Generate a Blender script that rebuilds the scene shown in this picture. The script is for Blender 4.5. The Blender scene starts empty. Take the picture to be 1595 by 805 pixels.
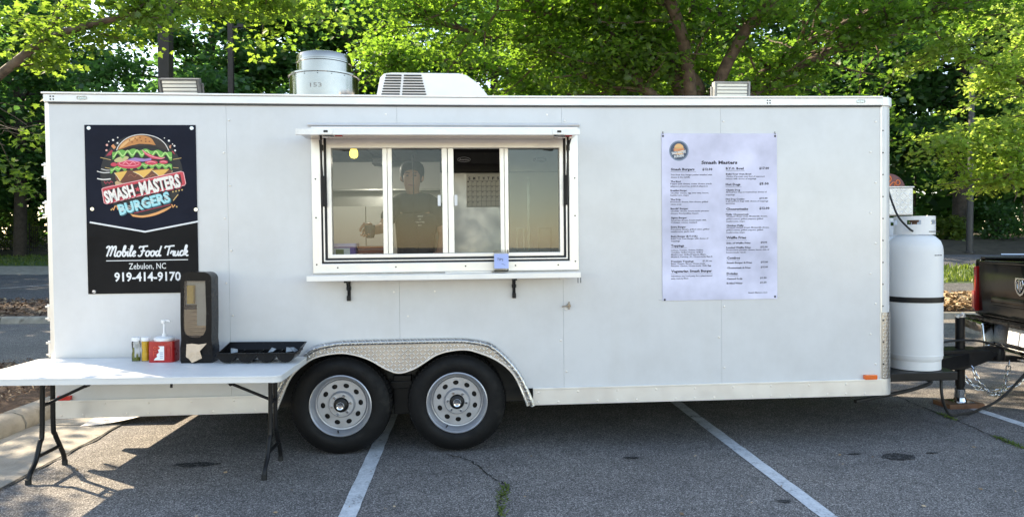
import bpy, bmesh, math, random
import numpy as np
from mathutils import Vector, Matrix, Euler
from mathutils.geometry import tessellate_polygon
from math import sin, cos, pi, radians, atan2, sqrt

SC = bpy.context.scene
COL = SC.collection
random.seed(7)

# ------------------------------------------------------------------ camera, sky, sun, exposure
CAM_YAW, CAM_PITCH, CAM_ROLL, CAM_H, FOCAL_PX = 0.0656678, -0.0200983, 0.00168265, 1.551637, 1080.0
cam = bpy.data.cameras.new('camera')
cam.sensor_width = 36.0
cam.lens = 36.0 * FOCAL_PX / 1595.0
cam.clip_start, cam.clip_end = 0.05, 2000
co = bpy.data.objects.new('camera', cam)
COL.objects.link(co)
_f = Vector((sin(CAM_YAW) * cos(CAM_PITCH), cos(CAM_YAW) * cos(CAM_PITCH), sin(CAM_PITCH)))
_r = Vector((cos(CAM_YAW), -sin(CAM_YAW), 0))
_u = _r.cross(_f)
_r2 = cos(CAM_ROLL) * _r + sin(CAM_ROLL) * _u
_u2 = -sin(CAM_ROLL) * _r + cos(CAM_ROLL) * _u
_m = Matrix((_r2, _u2, -_f)).transposed().to_4x4()
_m.translation = (0, 0, CAM_H)
co.matrix_world = _m
SC.camera = co

SUN_AZ = Vector((-0.82, 0.57)).normalized()      # horizontal direction towards the sun
SUN_EL = radians(35)
world = bpy.data.worlds.new('World')
SC.world = world
world.use_nodes = True
wn = world.node_tree
sky = wn.nodes.new('ShaderNodeTexSky')
sky.sky_type = 'NISHITA'
sky.sun_disc = False
sky.sun_elevation = SUN_EL
sky.sun_rotation = atan2(SUN_AZ.x, SUN_AZ.y)
sky.air_density = 1.0
sky.dust_density = 0.3
sky.ozone_density = 1.0
bg = wn.nodes['Background']
bg.inputs['Strength'].default_value = 0.15
warm = wn.nodes.new('ShaderNodeMix'); warm.data_type = 'RGBA'; warm.blend_type = 'MULTIPLY'
warm.inputs[0].default_value = 1.0; warm.inputs[7].default_value = (1.35, 1.17, 1.0, 1)   # the photograph's white balance
wn.links.new(sky.outputs[0], warm.inputs[6]); wn.links.new(warm.outputs[2], bg.inputs[0])
sun = bpy.data.lights.new('sun', 'SUN')
sun.energy = 5.0
sun.angle = radians(0.5)
sun.color = (1.0, 0.84, 0.61)
so = bpy.data.objects.new('sun', sun)
COL.objects.link(so)
SUN_DIR = Vector((SUN_AZ.x * cos(SUN_EL), SUN_AZ.y * cos(SUN_EL), sin(SUN_EL)))
so.rotation_euler = SUN_DIR.to_track_quat('Z', 'Y').to_euler()
so.location = (0, 0, 30)
SC.view_settings.view_transform = 'Standard'
SC.view_settings.look = 'None'
SC.view_settings.gamma = 1
SC.view_settings.use_curve_mapping = False
SC.view_settings.exposure = 1.58
SC.render.engine = 'CYCLES'
SC.cycles.max_bounces = 8
SC.cycles.transparent_max_bounces = 16

# ------------------------------------------------------------------ node helpers and materials
def new_mat(name):
    m = bpy.data.materials.new(name)
    m.use_nodes = True
    nt = m.node_tree
    return m, nt, nt.nodes['Principled BSDF']

class N:
    def __init__(s, nt): s.nt = nt
    def node(s, t, **kw):
        n = s.nt.nodes.new(t)
        for k, v in kw.items(): setattr(n, k, v)
        return n
    def put(s, sock, v):
        if hasattr(v, 'links') or hasattr(v, 'is_linked'): s.nt.links.new(v, sock)
        else: sock.default_value = v
    def math(s, op, a, b=0.0, c=0.0):
        n = s.node('ShaderNodeMath', operation=op)
        s.put(n.inputs[0], a); s.put(n.inputs[1], b); s.put(n.inputs[2], c)
        return n.outputs[0]
    def obj(s):
        return s.node('ShaderNodeTexCoord').outputs['Object']
    def noise(s, scale, detail=4, rough=0.55, vec=None, dist=0.0):
        n = s.node('ShaderNodeTexNoise')
        n.inputs['Scale'].default_value = scale
        n.inputs['Detail'].default_value = detail
        n.inputs['Roughness'].default_value = rough
        n.inputs['Distortion'].default_value = dist
        s.nt.links.new(vec if vec is not None else s.obj(), n.inputs['Vector'])
        return n.outputs['Fac']
    def voro(s, scale, feature='F1', out='Distance', vec=None):
        n = s.node('ShaderNodeTexVoronoi', feature=feature)
        n.inputs['Scale'].default_value = scale
        s.nt.links.new(vec if vec is not None else s.obj(), n.inputs['Vector'])
        return n.outputs[out]
    def ramp(s, fac, stops):
        n = s.node('ShaderNodeValToRGB')
        el = n.color_ramp.elements
        while len(el) < len(stops): el.new(0.5)
        for e, (p, c) in zip(el, stops):
            e.position = p; e.color = (*c, 1) if len(c) == 3 else c
        s.nt.links.new(fac, n.inputs[0])
        return n.outputs[0]
    def mix(s, fac, a, b):
        n = s.node('ShaderNodeMix', data_type='RGBA')
        s.put(n.inputs[0], fac)
        s.put(n.inputs[6], (*a, 1) if isinstance(a, tuple) and len(a) == 3 else a)
        s.put(n.inputs[7], (*b, 1) if isinstance(b, tuple) and len(b) == 3 else b)
        return n.outputs[2]
    def bump(s, h, strength, dist, bsdf):
        n = s.node('ShaderNodeBump')
        n.inputs['Strength'].default_value = strength
        n.inputs['Distance'].default_value = dist
        s.nt.links.new(h, n.inputs['Height'])
        s.nt.links.new(n.outputs[0], bsdf.inputs['Normal'])

def mat(name, col, rough=0.5, metal=0.0, var=0.12, vscale=6.0, bump=0.0, bscale=60.0, coat=0.0, wear=None, spec=0.5):
    m, nt, b = new_mat(name)
    n = N(nt)
    f = n.noise(vscale, 5)
    lo = tuple(c * (1 - var) for c in col); hi = tuple(min(1, c * (1 + var)) for c in col)
    c = n.ramp(f, [(0.3, lo), (0.7, hi)])
    if wear:
        w = n.ramp(n.noise(wear[1], 6, 0.65), [(wear[2], (0, 0, 0)), (wear[2] + 0.12, (1, 1, 1))])
        c = n.mix(w, c, wear[0])
    nt.links.new(c, b.inputs['Base Color'])
    r = n.ramp(n.noise(vscale * 2.3, 4), [(0.3, (max(0.02, rough * 0.8),) * 3), (0.7, (min(1, rough * 1.2),) * 3)])
    nt.links.new(r, b.inputs['Roughness'])
    b.inputs['Metallic'].default_value = metal
    b.inputs['Specular IOR Level'].default_value = spec
    b.inputs['Coat Weight'].default_value = coat
    b.inputs['Coat Roughness'].default_value = 0.08
    if bump: n.bump(n.noise(bscale, 3), bump, 0.01, b)
    return m

def flat(name, col, rough=0.6):
    return mat(name, col, rough, 0, 0.06, 9)

def panel_mat():
    m, nt, b = new_mat('white_panel')
    n = N(nt)
    dirt = n.noise(2.2, 6, 0.7)
    mp = n.node('ShaderNodeMapping'); mp.inputs['Scale'].default_value = (3.5, 3.5, .4); nt.links.new(n.obj(), mp.inputs[0])
    streak = n.ramp(n.noise(1.6, 6, .65, mp.outputs[0]), [(.50, (0, 0, 0)), (.78, (1, 1, 1))])
    base = n.ramp(dirt, [(0.25, (0.58, 0.58, 0.58)), (0.6, (0.648, 0.651, 0.655))])
    nt.links.new(n.mix(n.math('MULTIPLY', streak, .13), base, (.52, .49, .43)), b.inputs['Base Color'])
    b.inputs['Roughness'].default_value = 0.22
    b.inputs['Specular IOR Level'].default_value = 0.6
    n.bump(n.noise(1.1, 2), 0.35, 0.02, b)
    return m

def glass_mat(name, tint=(0.92, 0.95, 0.94), ior=1.5, rough=0.0):
    m = bpy.data.materials.new(name); m.use_nodes = True
    nt = m.node_tree; nt.nodes.clear(); n = N(nt)
    out = n.node('ShaderNodeOutputMaterial')
    tr = n.node('ShaderNodeBsdfTransparent'); tr.inputs[0].default_value = (*tint, 1)
    gl = n.node('ShaderNodeBsdfGlossy'); gl.inputs['Roughness'].default_value = rough
    fr = n.node('ShaderNodeFresnel'); fr.inputs[0].default_value = ior
    mx = n.node('ShaderNodeMixShader')
    nt.links.new(fr.outputs[0], mx.inputs[0]); nt.links.new(tr.outputs[0], mx.inputs[1]); nt.links.new(gl.outputs[0], mx.inputs[2])
    nt.links.new(mx.outputs[0], out.inputs[0])
    return m

def leaf_mat(name, dark, light, trans, tw=0.5):
    m = bpy.data.materials.new(name); m.use_nodes = True
    nt = m.node_tree; nt.nodes.clear(); n = N(nt)
    out = n.node('ShaderNodeOutputMaterial')
    rnd = n.node('ShaderNodeNewGeometry').outputs['Random Per Island']
    big = n.noise(0.45, 2)
    k = n.math('ADD', n.math('MULTIPLY', rnd, 0.6), n.math('MULTIPLY', big, 0.5))
    c = n.ramp(k, [(0.2, dark), (0.8, light)])
    t = n.ramp(k, [(0.2, tuple(x * 0.6 for x in trans)), (0.85, trans)])
    d = n.node('ShaderNodeBsdfDiffuse'); nt.links.new(c, d.inputs[0])
    tl = n.node('ShaderNodeBsdfTranslucent'); nt.links.new(t, tl.inputs[0])
    g = n.node('ShaderNodeBsdfGlossy'); g.inputs['Roughness'].default_value = 0.45; g.inputs[0].default_value = (0.6, 0.6, 0.6, 1)
    m1 = n.node('ShaderNodeMixShader'); m1.inputs[0].default_value = tw
    nt.links.new(d.outputs[0], m1.inputs[1]); nt.links.new(tl.outputs[0], m1.inputs[2])
    m2 = n.node('ShaderNodeMixShader'); m2.inputs[0].default_value = 0.05
    nt.links.new(m1.outputs[0], m2.inputs[1]); nt.links.new(g.outputs[0], m2.inputs[2])
    nt.links.new(m2.outputs[0], out.inputs[0])
    return m

def asphalt_mat(name, lo, mid, hi, scale=62.0):
    m, nt, b = new_mat(name)
    n = N(nt)
    cell = n.node('ShaderNodeTexVoronoi'); cell.inputs['Scale'].default_value = scale
    nt.links.new(n.obj(), cell.inputs['Vector'])
    sep = n.node('ShaderNodeSeparateColor'); nt.links.new(cell.outputs['Color'], sep.inputs[0])
    stone = n.ramp(sep.outputs[0], [(0.0, lo), (0.45, mid), (0.8, hi), (0.97, tuple(min(1, c * 1.5) for c in hi))])
    gap = n.ramp(cell.outputs['Distance'], [(0.35, (0, 0, 0)), (0.75, (1, 1, 1))])
    c = n.mix(gap, stone, tuple(x * 0.6 for x in lo))
    patch = n.ramp(n.noise(0.55, 6, 0.65), [(0.3, (0.74, 0.74, 0.76)), (0.52, (.98, .98, .98)), (0.72, (1.16, 1.13, 1.10))])
    fine = n.ramp(n.noise(5.0, 5, 0.7), [(0.3, (0.8, 0.8, 0.8)), (0.7, (1.15, 1.15, 1.15))])
    mm = n.node('ShaderNodeMix', data_type='RGBA', blend_type='MULTIPLY'); mm.inputs[0].default_value = 1
    nt.links.new(c, mm.inputs[6]); nt.links.new(patch, mm.inputs[7])
    m2 = n.node('ShaderNodeMix', data_type='RGBA', blend_type='MULTIPLY'); m2.inputs[0].default_value = 1
    nt.links.new(mm.outputs[2], m2.inputs[6]); nt.links.new(fine, m2.inputs[7])
    nt.links.new(m2.outputs[2], b.inputs['Base Color'])
    b.inputs['Roughness'].default_value = 0.85
    b.inputs['Specular IOR Level'].default_value = 0.25
    n.bump(n.math('ADD', n.math('MULTIPLY', cell.outputs['Distance'], -0.7), sep.outputs[1]), 0.5, 0.006, b)
    return m

def paint_mat():
    m, nt, b = new_mat('road_paint')
    n = N(nt)
    cell = n.voro(62.0)
    w = n.math('ADD', n.noise(7, 6, 0.7), n.math('MULTIPLY', n.math('SUBTRACT', cell, 0.5), 0.25))
    c = n.ramp(w, [(0.30, (0.17, 0.17, 0.175)), (0.42, (0.50, 0.52, 0.54)), (0.62, (0.66, 0.68, 0.70))])
    nt.links.new(c, b.inputs['Base Color'])
    b.inputs['Roughness'].default_value = 0.7
    n.bump(cell, 0.4, 0.004, b)
    return m

def tread_plate_mat(name, col, rough, pitch, metal=1.0, dark=.5):
    m, nt, b = new_mat(name)
    n = N(nt)
    sp = n.node('ShaderNodeSeparateXYZ'); nt.links.new(n.obj(), sp.inputs[0])
    A = n.math('ADD', sp.outputs[0], n.math('MULTIPLY', sp.outputs[1], 1.0))
    u = n.math('DIVIDE', A, pitch); v = n.math('DIVIDE', sp.outputs[2], pitch)
    par = n.math('MODULO', n.math('ABSOLUTE', n.math('ADD', n.math('FLOOR', u), n.math('FLOOR', v))), 2.0)
    sg = n.math('SUBTRACT', n.math('MULTIPLY', par, 2.0), 1.0)
    fu = n.math('SUBTRACT', n.math('FRACT', u), 0.5); fv = n.math('MULTIPLY', n.math('SUBTRACT', n.math('FRACT', v), 0.5), sg)
    p = n.math('ADD', fu, fv); q = n.math('SUBTRACT', fu, fv)
    e = n.math('ADD', n.math('POWER', n.math('ABSOLUTE', n.math('DIVIDE', p, 0.78)), 2.0), n.math('POWER', n.math('ABSOLUTE', n.math('DIVIDE', q, 0.22)), 2.0))
    h = n.math('MAXIMUM', n.math('SUBTRACT', 1.0, e), 0.0)
    h = n.math('POWER', h, 0.5)
    nt.links.new(n.mix(n.math('MULTIPLY', h, 1.0), n.ramp(n.noise(5, 5), [(0.3, tuple(c * dark * .9 for c in col)), (0.7, tuple(c * dark * 1.2 for c in col))]), col), b.inputs['Base Color'])
    b.inputs['Metallic'].default_value = metal
    b.inputs['Roughness'].default_value = rough
    n.bump(h, 1.0, 0.004, b)
    return m

M = {}
M['panel'] = panel_mat()
M['trim'] = mat('white_trim', (0.78, 0.77, 0.755), 0.38, 0.35, 0.05, 3, 0.05, 8, wear=((0.62, 0.60, 0.58), 2.5, 0.62))
M['skirt'] = mat('aluminium_skirt', (0.78, 0.77, 0.75), 0.36, 0.7, 0.05, 4, 0.04, 5, wear=((0.60, 0.58, 0.55), 3, 0.66))
M['alu'] = mat('brushed_aluminium', (0.80, 0.77, 0.73), 0.36, 0.6, 0.04, 5)
M['soffit'] = mat('polished_soffit', (0.55, 0.54, 0.53), 0.06, 1.0, 0.05, 3)
M['steel'] = mat('stainless_steel', (0.40, 0.375, 0.335), 0.16, 1.0, 0.10, 5, 0.03, 12)
M['chrome'] = mat('chrome', (0.72, 0.72, 0.72), 0.06, 1.0, 0.05, 5)
M['wheel'] = mat('silver_wheel_paint', (0.42, 0.43, 0.46), 0.40, 0.65, 0.08, 9, wear=((0.12, 0.11, 0.10), 18, 0.68))
M['rubber'] = mat('tyre_rubber', (0.007, 0.007, 0.0075), 0.6, 0, 0.25, 9, 0.1, 60, wear=((0.022, 0.021, 0.019), 4, 0.62), spec=.2)
M['black'] = mat('black_paint', (0.010, 0.010, 0.011), 0.38, 0, 0.2, 9, wear=((0.02, 0.018, 0.016), 8, 0.68), spec=.25)
M['blackplastic'] = mat('black_plastic', (0.008, 0.008, 0.009), 0.25, 0, 0.1, 8, spec=.18)
M['chassis'] = mat('chassis_black', (0.02, 0.02, 0.02), 0.55, 0, 0.3, 8, wear=((0.05, 0.04, 0.03), 6, 0.62))
M['gasket'] = mat('black_gasket', (0.012, 0.012, 0.012), 0.6)
M['fender'] = tread_plate_mat('diamond_plate', (0.86, 0.84, 0.81), 0.28, 0.027)
M['plate_white'] = tread_plate_mat('bright_diamond_plate', (0.90, 0.89, 0.87), 0.45, 0.045, .35, .72)
M['glass'] = glass_mat('window_glass', (0.84, 0.86, 0.85), 1.4)
M['glass2'] = glass_mat('double_window_glass', (0.78, 0.82, 0.81), 1.55)
M['clear'] = glass_mat('clear_plastic', (0.90, 0.90, 0.88), 1.4, 0.05)
M['tank'] = mat('white_tank_enamel', (0.74, 0.745, 0.75), 0.42, 0, 0.04, 3, 0.04, 5, wear=((0.55, 0.54, 0.52), 6, 0.70))
M['acplastic'] = mat('white_shroud_plastic', (0.76, 0.76, 0.76), 0.5, 0, 0.05, 4, 0.03, 30)
M['tabletop'] = mat('pale_plastic_tabletop', (0.70, 0.70, 0.69), 0.45, 0, 0.05, 5, 0.15, 130)
M['asphalt'] = asphalt_mat('worn_asphalt', (0.148, 0.138, 0.130), (0.235, 0.219, 0.204), (0.375, 0.349, 0.327), 135.0)
M['asphalt2'] = asphalt_mat('road_asphalt', (0.09, 0.09, 0.095), (0.13, 0.13, 0.135), (0.19, 0.19, 0.19), 40)
M['paint'] = paint_mat()
M['concrete'] = mat('weathered_concrete', (0.29, 0.265, 0.225), 0.9, 0, 0.25, 5, 0.5, 45, wear=((0.16, 0.14, 0.11), 4, 0.60))
M['mulch'] = mat('mulch', (0.12, 0.075, 0.048), 1.0, 0, 0.5, 9, 1.0, 35)
M['soil'] = mat('forest_floor', (0.05, 0.042, 0.028), 1.0, 0, 0.5, 2.5, 1.0, 9)
M['grass'] = mat('lawn', (0.07, 0.11, 0.03), 1.0, 0, 0.4, 3, 1.0, 30)
M['bark'] = mat('bark', (0.11, 0.082, 0.062), 0.95, 0, 0.45, 7, 1.0, 22)
M['bark_dark'] = mat('dark_bark', (0.05, 0.04, 0.032), 0.95, 0, 0.4, 5, 1.0, 16)
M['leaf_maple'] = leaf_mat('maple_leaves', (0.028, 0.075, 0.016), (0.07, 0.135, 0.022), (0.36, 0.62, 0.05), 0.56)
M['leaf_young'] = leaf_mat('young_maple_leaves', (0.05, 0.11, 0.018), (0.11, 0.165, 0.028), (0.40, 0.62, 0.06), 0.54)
M['leaf_lit'] = leaf_mat('sunlit_tint_leaves', (0.07, 0.13, 0.022), (0.15, 0.21, 0.04), (0.58, 0.80, 0.12), 0.66)  # leaf colour and translucency raised so the bough looks sunlit
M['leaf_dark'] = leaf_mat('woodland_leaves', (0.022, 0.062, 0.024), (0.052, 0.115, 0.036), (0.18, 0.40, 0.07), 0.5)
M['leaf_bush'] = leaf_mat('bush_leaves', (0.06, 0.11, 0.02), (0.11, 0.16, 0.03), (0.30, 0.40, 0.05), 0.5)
M['bronze'] = mat('dark_bronze_post', (0.022, 0.017, 0.014), 0.5, 0.2, 0.1, 5)
M['greypost'] = mat('weathered_steel_post', (0.05, 0.05, 0.05), 0.5, 0.3, 0.1, 5)
M['cardboard'] = mat('pale_cardboard', (0.62, 0.58, 0.53), 0.85, 0, 0.06, 6)
M['kraft'] = mat('kraft_paper', (0.62, 0.47, 0.33), 0.9, 0, 0.12, 14, 0.3, 40)
M['wood'] = mat('brown_timber', (0.17, 0.085, 0.045), 0.8, 0, 0.35, 10, 0.4, 40)
M['red_lens'] = mat('red_lens', (0.55, 0.015, 0.01), 0.15, 0, 0.1, 20, coat=0.6)
M['tail_red'] = mat('dark_red_lens', (0.30, 0.010, 0.010), 0.18, 0, 0.1, 20, coat=0.3)
M['amber_lens'] = mat('amber_lens', (0.75, 0.13, 0.01), 0.15, 0, 0.1, 20, coat=0.6)
M['truckblack'] = mat('black_car_paint', (0.004, 0.004, 0.0042), 0.12, 0, 0.1, 4, coat=.2, spec=.22)
M['white'] = flat('white_print', (0.80, 0.80, 0.80))
M['ink'] = flat('dark_ink', (0.02, 0.017, 0.035))

# ------------------------------------------------------------------ mesh helpers
def link(name, me, parent=None, loc=None):
    o = bpy.data.objects.new(name, me)
    COL.objects.link(o)
    if parent is not None: o.parent = parent
    if loc is not None: o.location = loc
    return o

def empty(name, loc=(0, 0, 0), rz=0.0):
    o = bpy.data.objects.new(name, None)
    COL.objects.link(o)
    o.location = loc
    o.rotation_euler = (0, 0, rz)
    o.empty_display_size = 0.2
    return o

def tag(o, label=None, cat=None, group=None, kind=None):
    if label: o['label'] = label
    if cat: o['category'] = cat
    if group: o['group'] = group
    if kind: o['kind'] = kind
    return o

class MB:
    """collects shapes and builds them as one mesh"""
    def __init__(s): s.v = []; s.f = []
    def add(s, vs, fs):
        k = len(s.v); s.v += [tuple(p) for p in vs]; s.f += [tuple(i + k for i in f) for f in fs]; return s
    def box(s, x0, x1, y0, y1, z0, z1):
        return s.add([(x0, y0, z0), (x1, y0, z0), (x1, y1, z0), (x0, y1, z0), (x0, y0, z1), (x1, y0, z1), (x1, y1, z1), (x0, y1, z1)],
                     [(3, 2, 1, 0), (4, 5, 6, 7), (0, 1, 5, 4), (1, 2, 6, 5), (2, 3, 7, 6), (3, 0, 4, 7)])
    def hexa(s, b, t):
        return s.add(list(b) + list(t), [(3, 2, 1, 0), (4, 5, 6, 7), (0, 1, 5, 4), (1, 2, 6, 5), (2, 3, 7, 6), (3, 0, 4, 7)])
    def tube(s, pts, r, n=8, closed=False, flat=None):
        pts = [Vector(p) for p in pts]; m = len(pts)
        rr = r if isinstance(r, (list, tuple)) else [r] * m
        vs, fs = [], []
        ref = None
        for i, p in enumerate(pts):
            if closed: d = pts[(i + 1) % m] - pts[i - 1]
            else: d = pts[min(i + 1, m - 1)] - pts[max(i - 1, 0)]
            d = d.normalized() if d.length > 1e-9 else Vector((0, 0, 1))
            if ref is None: ref = Vector((0, 1, 0)) if abs(d.y) < 0.9 else Vector((1, 0, 0))
            a = d.cross(ref)
            if a.length < 1e-4: a = d.cross(Vector((0.3, 0.5, 0.8)))
            a.normalize(); b = a.cross(d).normalized()
            if flat is None: ref = b
            for j in range(n):
                t = 2 * pi * j / n
                q = a * cos(t) * rr[i] + b * sin(t) * rr[i] * (flat or 1.0)
                vs.append(p + q)
        for i in range(m if closed else m - 1):
            for j in range(n):
                i2 = (i + 1) % m
                fs.append((i * n + j, i * n + (j + 1) % n, i2 * n + (j + 1) % n, i2 * n + j))
        if not closed:
            fs.append(tuple(range(n - 1, -1, -1))); fs.append(tuple(range((m - 1) * n, m * n)))
        return s.add(vs, fs)
    def lathe(s, prof, c=(0, 0, 0), axis='z', n=32, cap=True):
        vs, fs = [], []
        for (r, h) in prof:
            for j in range(n):
                t = 2 * pi * j / n
                if axis == 'z': vs.append((c[0] + r * cos(t), c[1] + r * sin(t), c[2] + h))
                elif axis == 'y': vs.append((c[0] + r * cos(t), c[1] + h, c[2] + r * sin(t)))
                else: vs.append((c[0] + h, c[1] + r * cos(t), c[2] + r * sin(t)))
        m = len(prof)
        for i in range(m - 1):
            for j in range(n):
                fs.append((i * n + j, i * n + (j + 1) % n, (i + 1) * n + (j + 1) % n, (i + 1) * n + j))
        if cap:
            if prof[0][0] > 1e-6: fs.append(tuple(range(n - 1, -1, -1)))
            if prof[-1][0] > 1e-6: fs.append(tuple(range((m - 1) * n, m * n)))
        return s.add(vs, fs)
    def plate(s, outer, holes=(), y0=0.0, y1=0.01, frame=None):
        """polygon with holes in the xz plane, thickened between y0 and y1"""
        loops = [list(outer)] + [list(h) for h in holes]
        tri = tessellate_polygon([[Vector((x, z, 0)) for x, z in L] for L in loops])
        P = [p for L in loops for p in L]
        n = len(P)
        F = frame or (lambda x, y, z: (x, y, z))
        vs = [F(x, y0, z) for x, z in P] + [F(x, y1, z) for x, z in P]
        fs = [tuple(t) for t in tri] + [tuple(i + n for i in reversed(t)) for t in tri]
        if abs(y1 - y0) > 1e-7:
            k = 0
            for L in loops:
                m = len(L)
                for i in range(m):
                    a, b = k + i, k + (i + 1) % m
                    fs.append((a, b, b + n, a + n))
                k += m
        else:
            vs = vs[:n]; fs = [tuple(t) for t in tri]
        return s.add(vs, fs)
    def ring(s, x0, x1, z0, z1, w, y0, y1):
        wl, wr, wb, wt = w if isinstance(w, tuple) else (w,) * 4
        return s.plate([(x0, z0), (x1, z0), (x1, z1), (x0, z1)], [[(x0 + wl, z0 + wb), (x1 - wr, z0 + wb), (x1 - wr, z1 - wt), (x0 + wl, z1 - wt)]], y0, y1)
    def grid(s, nx, ny, fn):
        vs = [fn(i / nx, j / ny) for j in range(ny + 1) for i in range(nx + 1)]
        fs = [(j * (nx + 1) + i, j * (nx + 1) + i + 1, (j + 1) * (nx + 1) + i + 1, (j + 1) * (nx + 1) + i) for j in range(ny) for i in range(nx)]
        return s.add(vs, fs)
    def build(s, name, m, parent=None, bevel=0.0, smooth=None, seg=2, merge=False, loc=None, rot=None, fix=True):
        me = bpy.data.meshes.new(name)
        me.from_pydata(s.v, [], s.f)
        bm = bmesh.new(); bm.from_mesh(me)
        if merge: bmesh.ops.remove_doubles(bm, verts=bm.verts, dist=1e-5)
        if fix: bmesh.ops.recalc_face_normals(bm, faces=bm.faces)
        if bevel:
            es = [e for e in bm.edges if len(e.link_faces) == 2 and e.calc_face_angle(0) > 0.6]
            bmesh.ops.bevel(bm, geom=es, offset=bevel, segments=seg, affect='EDGES', clamp_overlap=True, profile=0.6)
        bm.to_mesh(me); bm.free()
        if smooth is not None:
            for p in me.polygons: p.use_smooth = True
            me.set_sharp_from_angle(angle=radians(smooth))
        me.materials.append(m)
        o = link(name, me, parent, loc)
        if rot: o.rotation_euler = rot
        return o

def rrect(x0, x1, z0, z1, r, n=5):
    out = []
    for cx, cz, a0 in ((x1 - r, z0 + r, -pi / 2), (x1 - r, z1 - r, 0), (x0 + r, z1 - r, pi / 2), (x0 + r, z0 + r, pi)):
        for i in range(n + 1):
            a = a0 + pi / 2 * i / n
            out.append((cx + r * cos(a), cz + r * sin(a)))
    return out

def ellipse(cx, cz, rx, rz, n=24, rot=0.0):
    return [(cx + rx * cos(t) * cos(rot) - rz * sin(t) * sin(rot), cz + rx * cos(t) * sin(rot) + rz * sin(t) * cos(rot)) for t in [2 * pi * i / n for i in range(n)]]

def smooth_path(pts, k=6):
    pts = [Vector(p) for p in pts]; out = []
    for i in range(len(pts) - 1):
        p0, p1, p2, p3 = pts[max(i - 1, 0)], pts[i], pts[i + 1], pts[min(i + 2, len(pts) - 1)]
        for j in range(k):
            t = j / k
            out.append(0.5 * ((2 * p1) + (p2 - p0) * t + (2 * p0 - 5 * p1 + 4 * p2 - p3) * t * t + (3 * p1 - p0 - 3 * p2 + p3) * t ** 3))
    out.append(pts[-1])
    return out

def text_geo(txt, bold=0.0, res=2, spacing=1.0):
    """glyph outlines of one line of text as vertices (x, z) and faces, height of capitals about 0.7"""
    cu = bpy.data.curves.new('t', 'FONT')
    cu.body = txt; cu.size = 1.0; cu.offset = bold; cu.resolution_u = res; cu.space_character = spacing
    ob = bpy.data.objects.new('t', cu)
    COL.objects.link(ob)
    dg = bpy.context.evaluated_depsgraph_get()
    me = bpy.data.meshes.new_from_object(ob.evaluated_get(dg))
    v = [(p.co.x, p.co.y) for p in me.vertices]; f = [tuple(p.vertices) for p in me.polygons]
    bpy.data.objects.remove(ob); bpy.data.curves.remove(cu); bpy.data.meshes.remove(me)
    return v, f

def put_text(mb, txt, x0, x1, z0, h, y, bold=0.0, rot=0.0, res=2, frame=None, align='fit', bend=None):
    """lays one line between x0 and x1 on baseline z0 with capital height h in the plane y"""
    v, f = text_geo(txt, bold, res)
    if not v: return
    xa = min(p[0] for p in v); xb = max(p[0] for p in v)
    sz = h / 0.70
    sx = (x1 - x0) / (xb - xa) if align == 'fit' else sz
    off = x0
    if align == 'right': off = x1 - (xb - xa) * sx
    out = []
    for a, b in v:
        px, pz = (a - xa) * sx, b * sz
        if bend: px, pz = bend(px / (x1 - x0), px, pz)
        qx = off + px * cos(rot) - pz * sin(rot); qz = z0 + px * sin(rot) + pz * cos(rot)
        out.append(frame(qx, y, qz) if frame else (qx, y, qz))
    mb.add(out, f)

# ------------------------------------------------------------------ ground and setting
def structure(o): o['kind'] = 'structure'; return o
g = MB().grid(60, 60, lambda a, b: (-300 + 600 * a, -300 + 600 * b, 0.0))
structure(g.build('parking_lot', M['asphalt']))

def band_mix(X): 
    w = min(1, max(0, (X + 6) / 12.0)); return w * w * (3 - 2 * w)
def interp(t, tab):
    if t <= tab[0][0]: return tab[0][1]
    for (a, b), (c, d) in zip(tab, tab[1:]):
        if t <= c: return b + (d - b) * (t - a) / (c - a)
    return tab[-1][1]
ZL = [(14.0, 0.10), (18, 0.10), (30, 0.27), (34, 0.62), (40, 0.85), (60, 2.0), (160, 3.0)]
ZR = [(14.0, 0.10), (16, 0.30), (18.5, 0.50), (21.5, 0.83), (26, 1.18), (32, 1.95), (60, 2.6), (160, 3.2)]
def terrain(X, Y):
    w = band_mix(X); return interp(Y, ZL) * (1 - w) + interp(Y, ZR) * w
def band(name, m, L0, L1, R0, R1, X0=-120.0, X1=120.0, nx=80, ny=6, bumpy=0.0, dz=0.0):
    rnd = random.Random(len(name) * 7)
    def fn(a, b):
        X = X0 + (X1 - X0) * a; w = band_mix(X)
        Y = (L0 + (L1 - L0) * b) * (1 - w) + (R0 + (R1 - R0) * b) * w
        z = terrain(X, Y) + dz
        if bumpy and 0 < b < 1: z += bumpy * rnd.uniform(0.2, 1.0) * sin(pi * b)
        return (X, Y, z)
    return structure(MB().grid(nx, ny, fn).build(name, m, smooth=60, fix=False))
band('mulch_bed', M['mulch'], 14.16, 18, 14.16, 16, bumpy=0.09, nx=260)
band('road', M['asphalt2'], 18, 30, 16, 18.5)
band('footpath', M['concrete'], 30, 33, 18.5, 20, -120, 0.0, 40)
band('grass_verge', M['grass'], 33, 40, 20, 26, -120, 0.0, 40, 8, 0.1)
band('grass_strip', M['grass'], 30, 34, 18.5, 21.5, 0.0, 120, 40, 8, 0.08)
band('far_road', M['asphalt2'], 34, 40, 21.5, 26, 0.0, 120, 40)
band('woodland_floor', M['soil'], 40, 160, 26, 160, nx=120, ny=30, bumpy=0.5)

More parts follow.
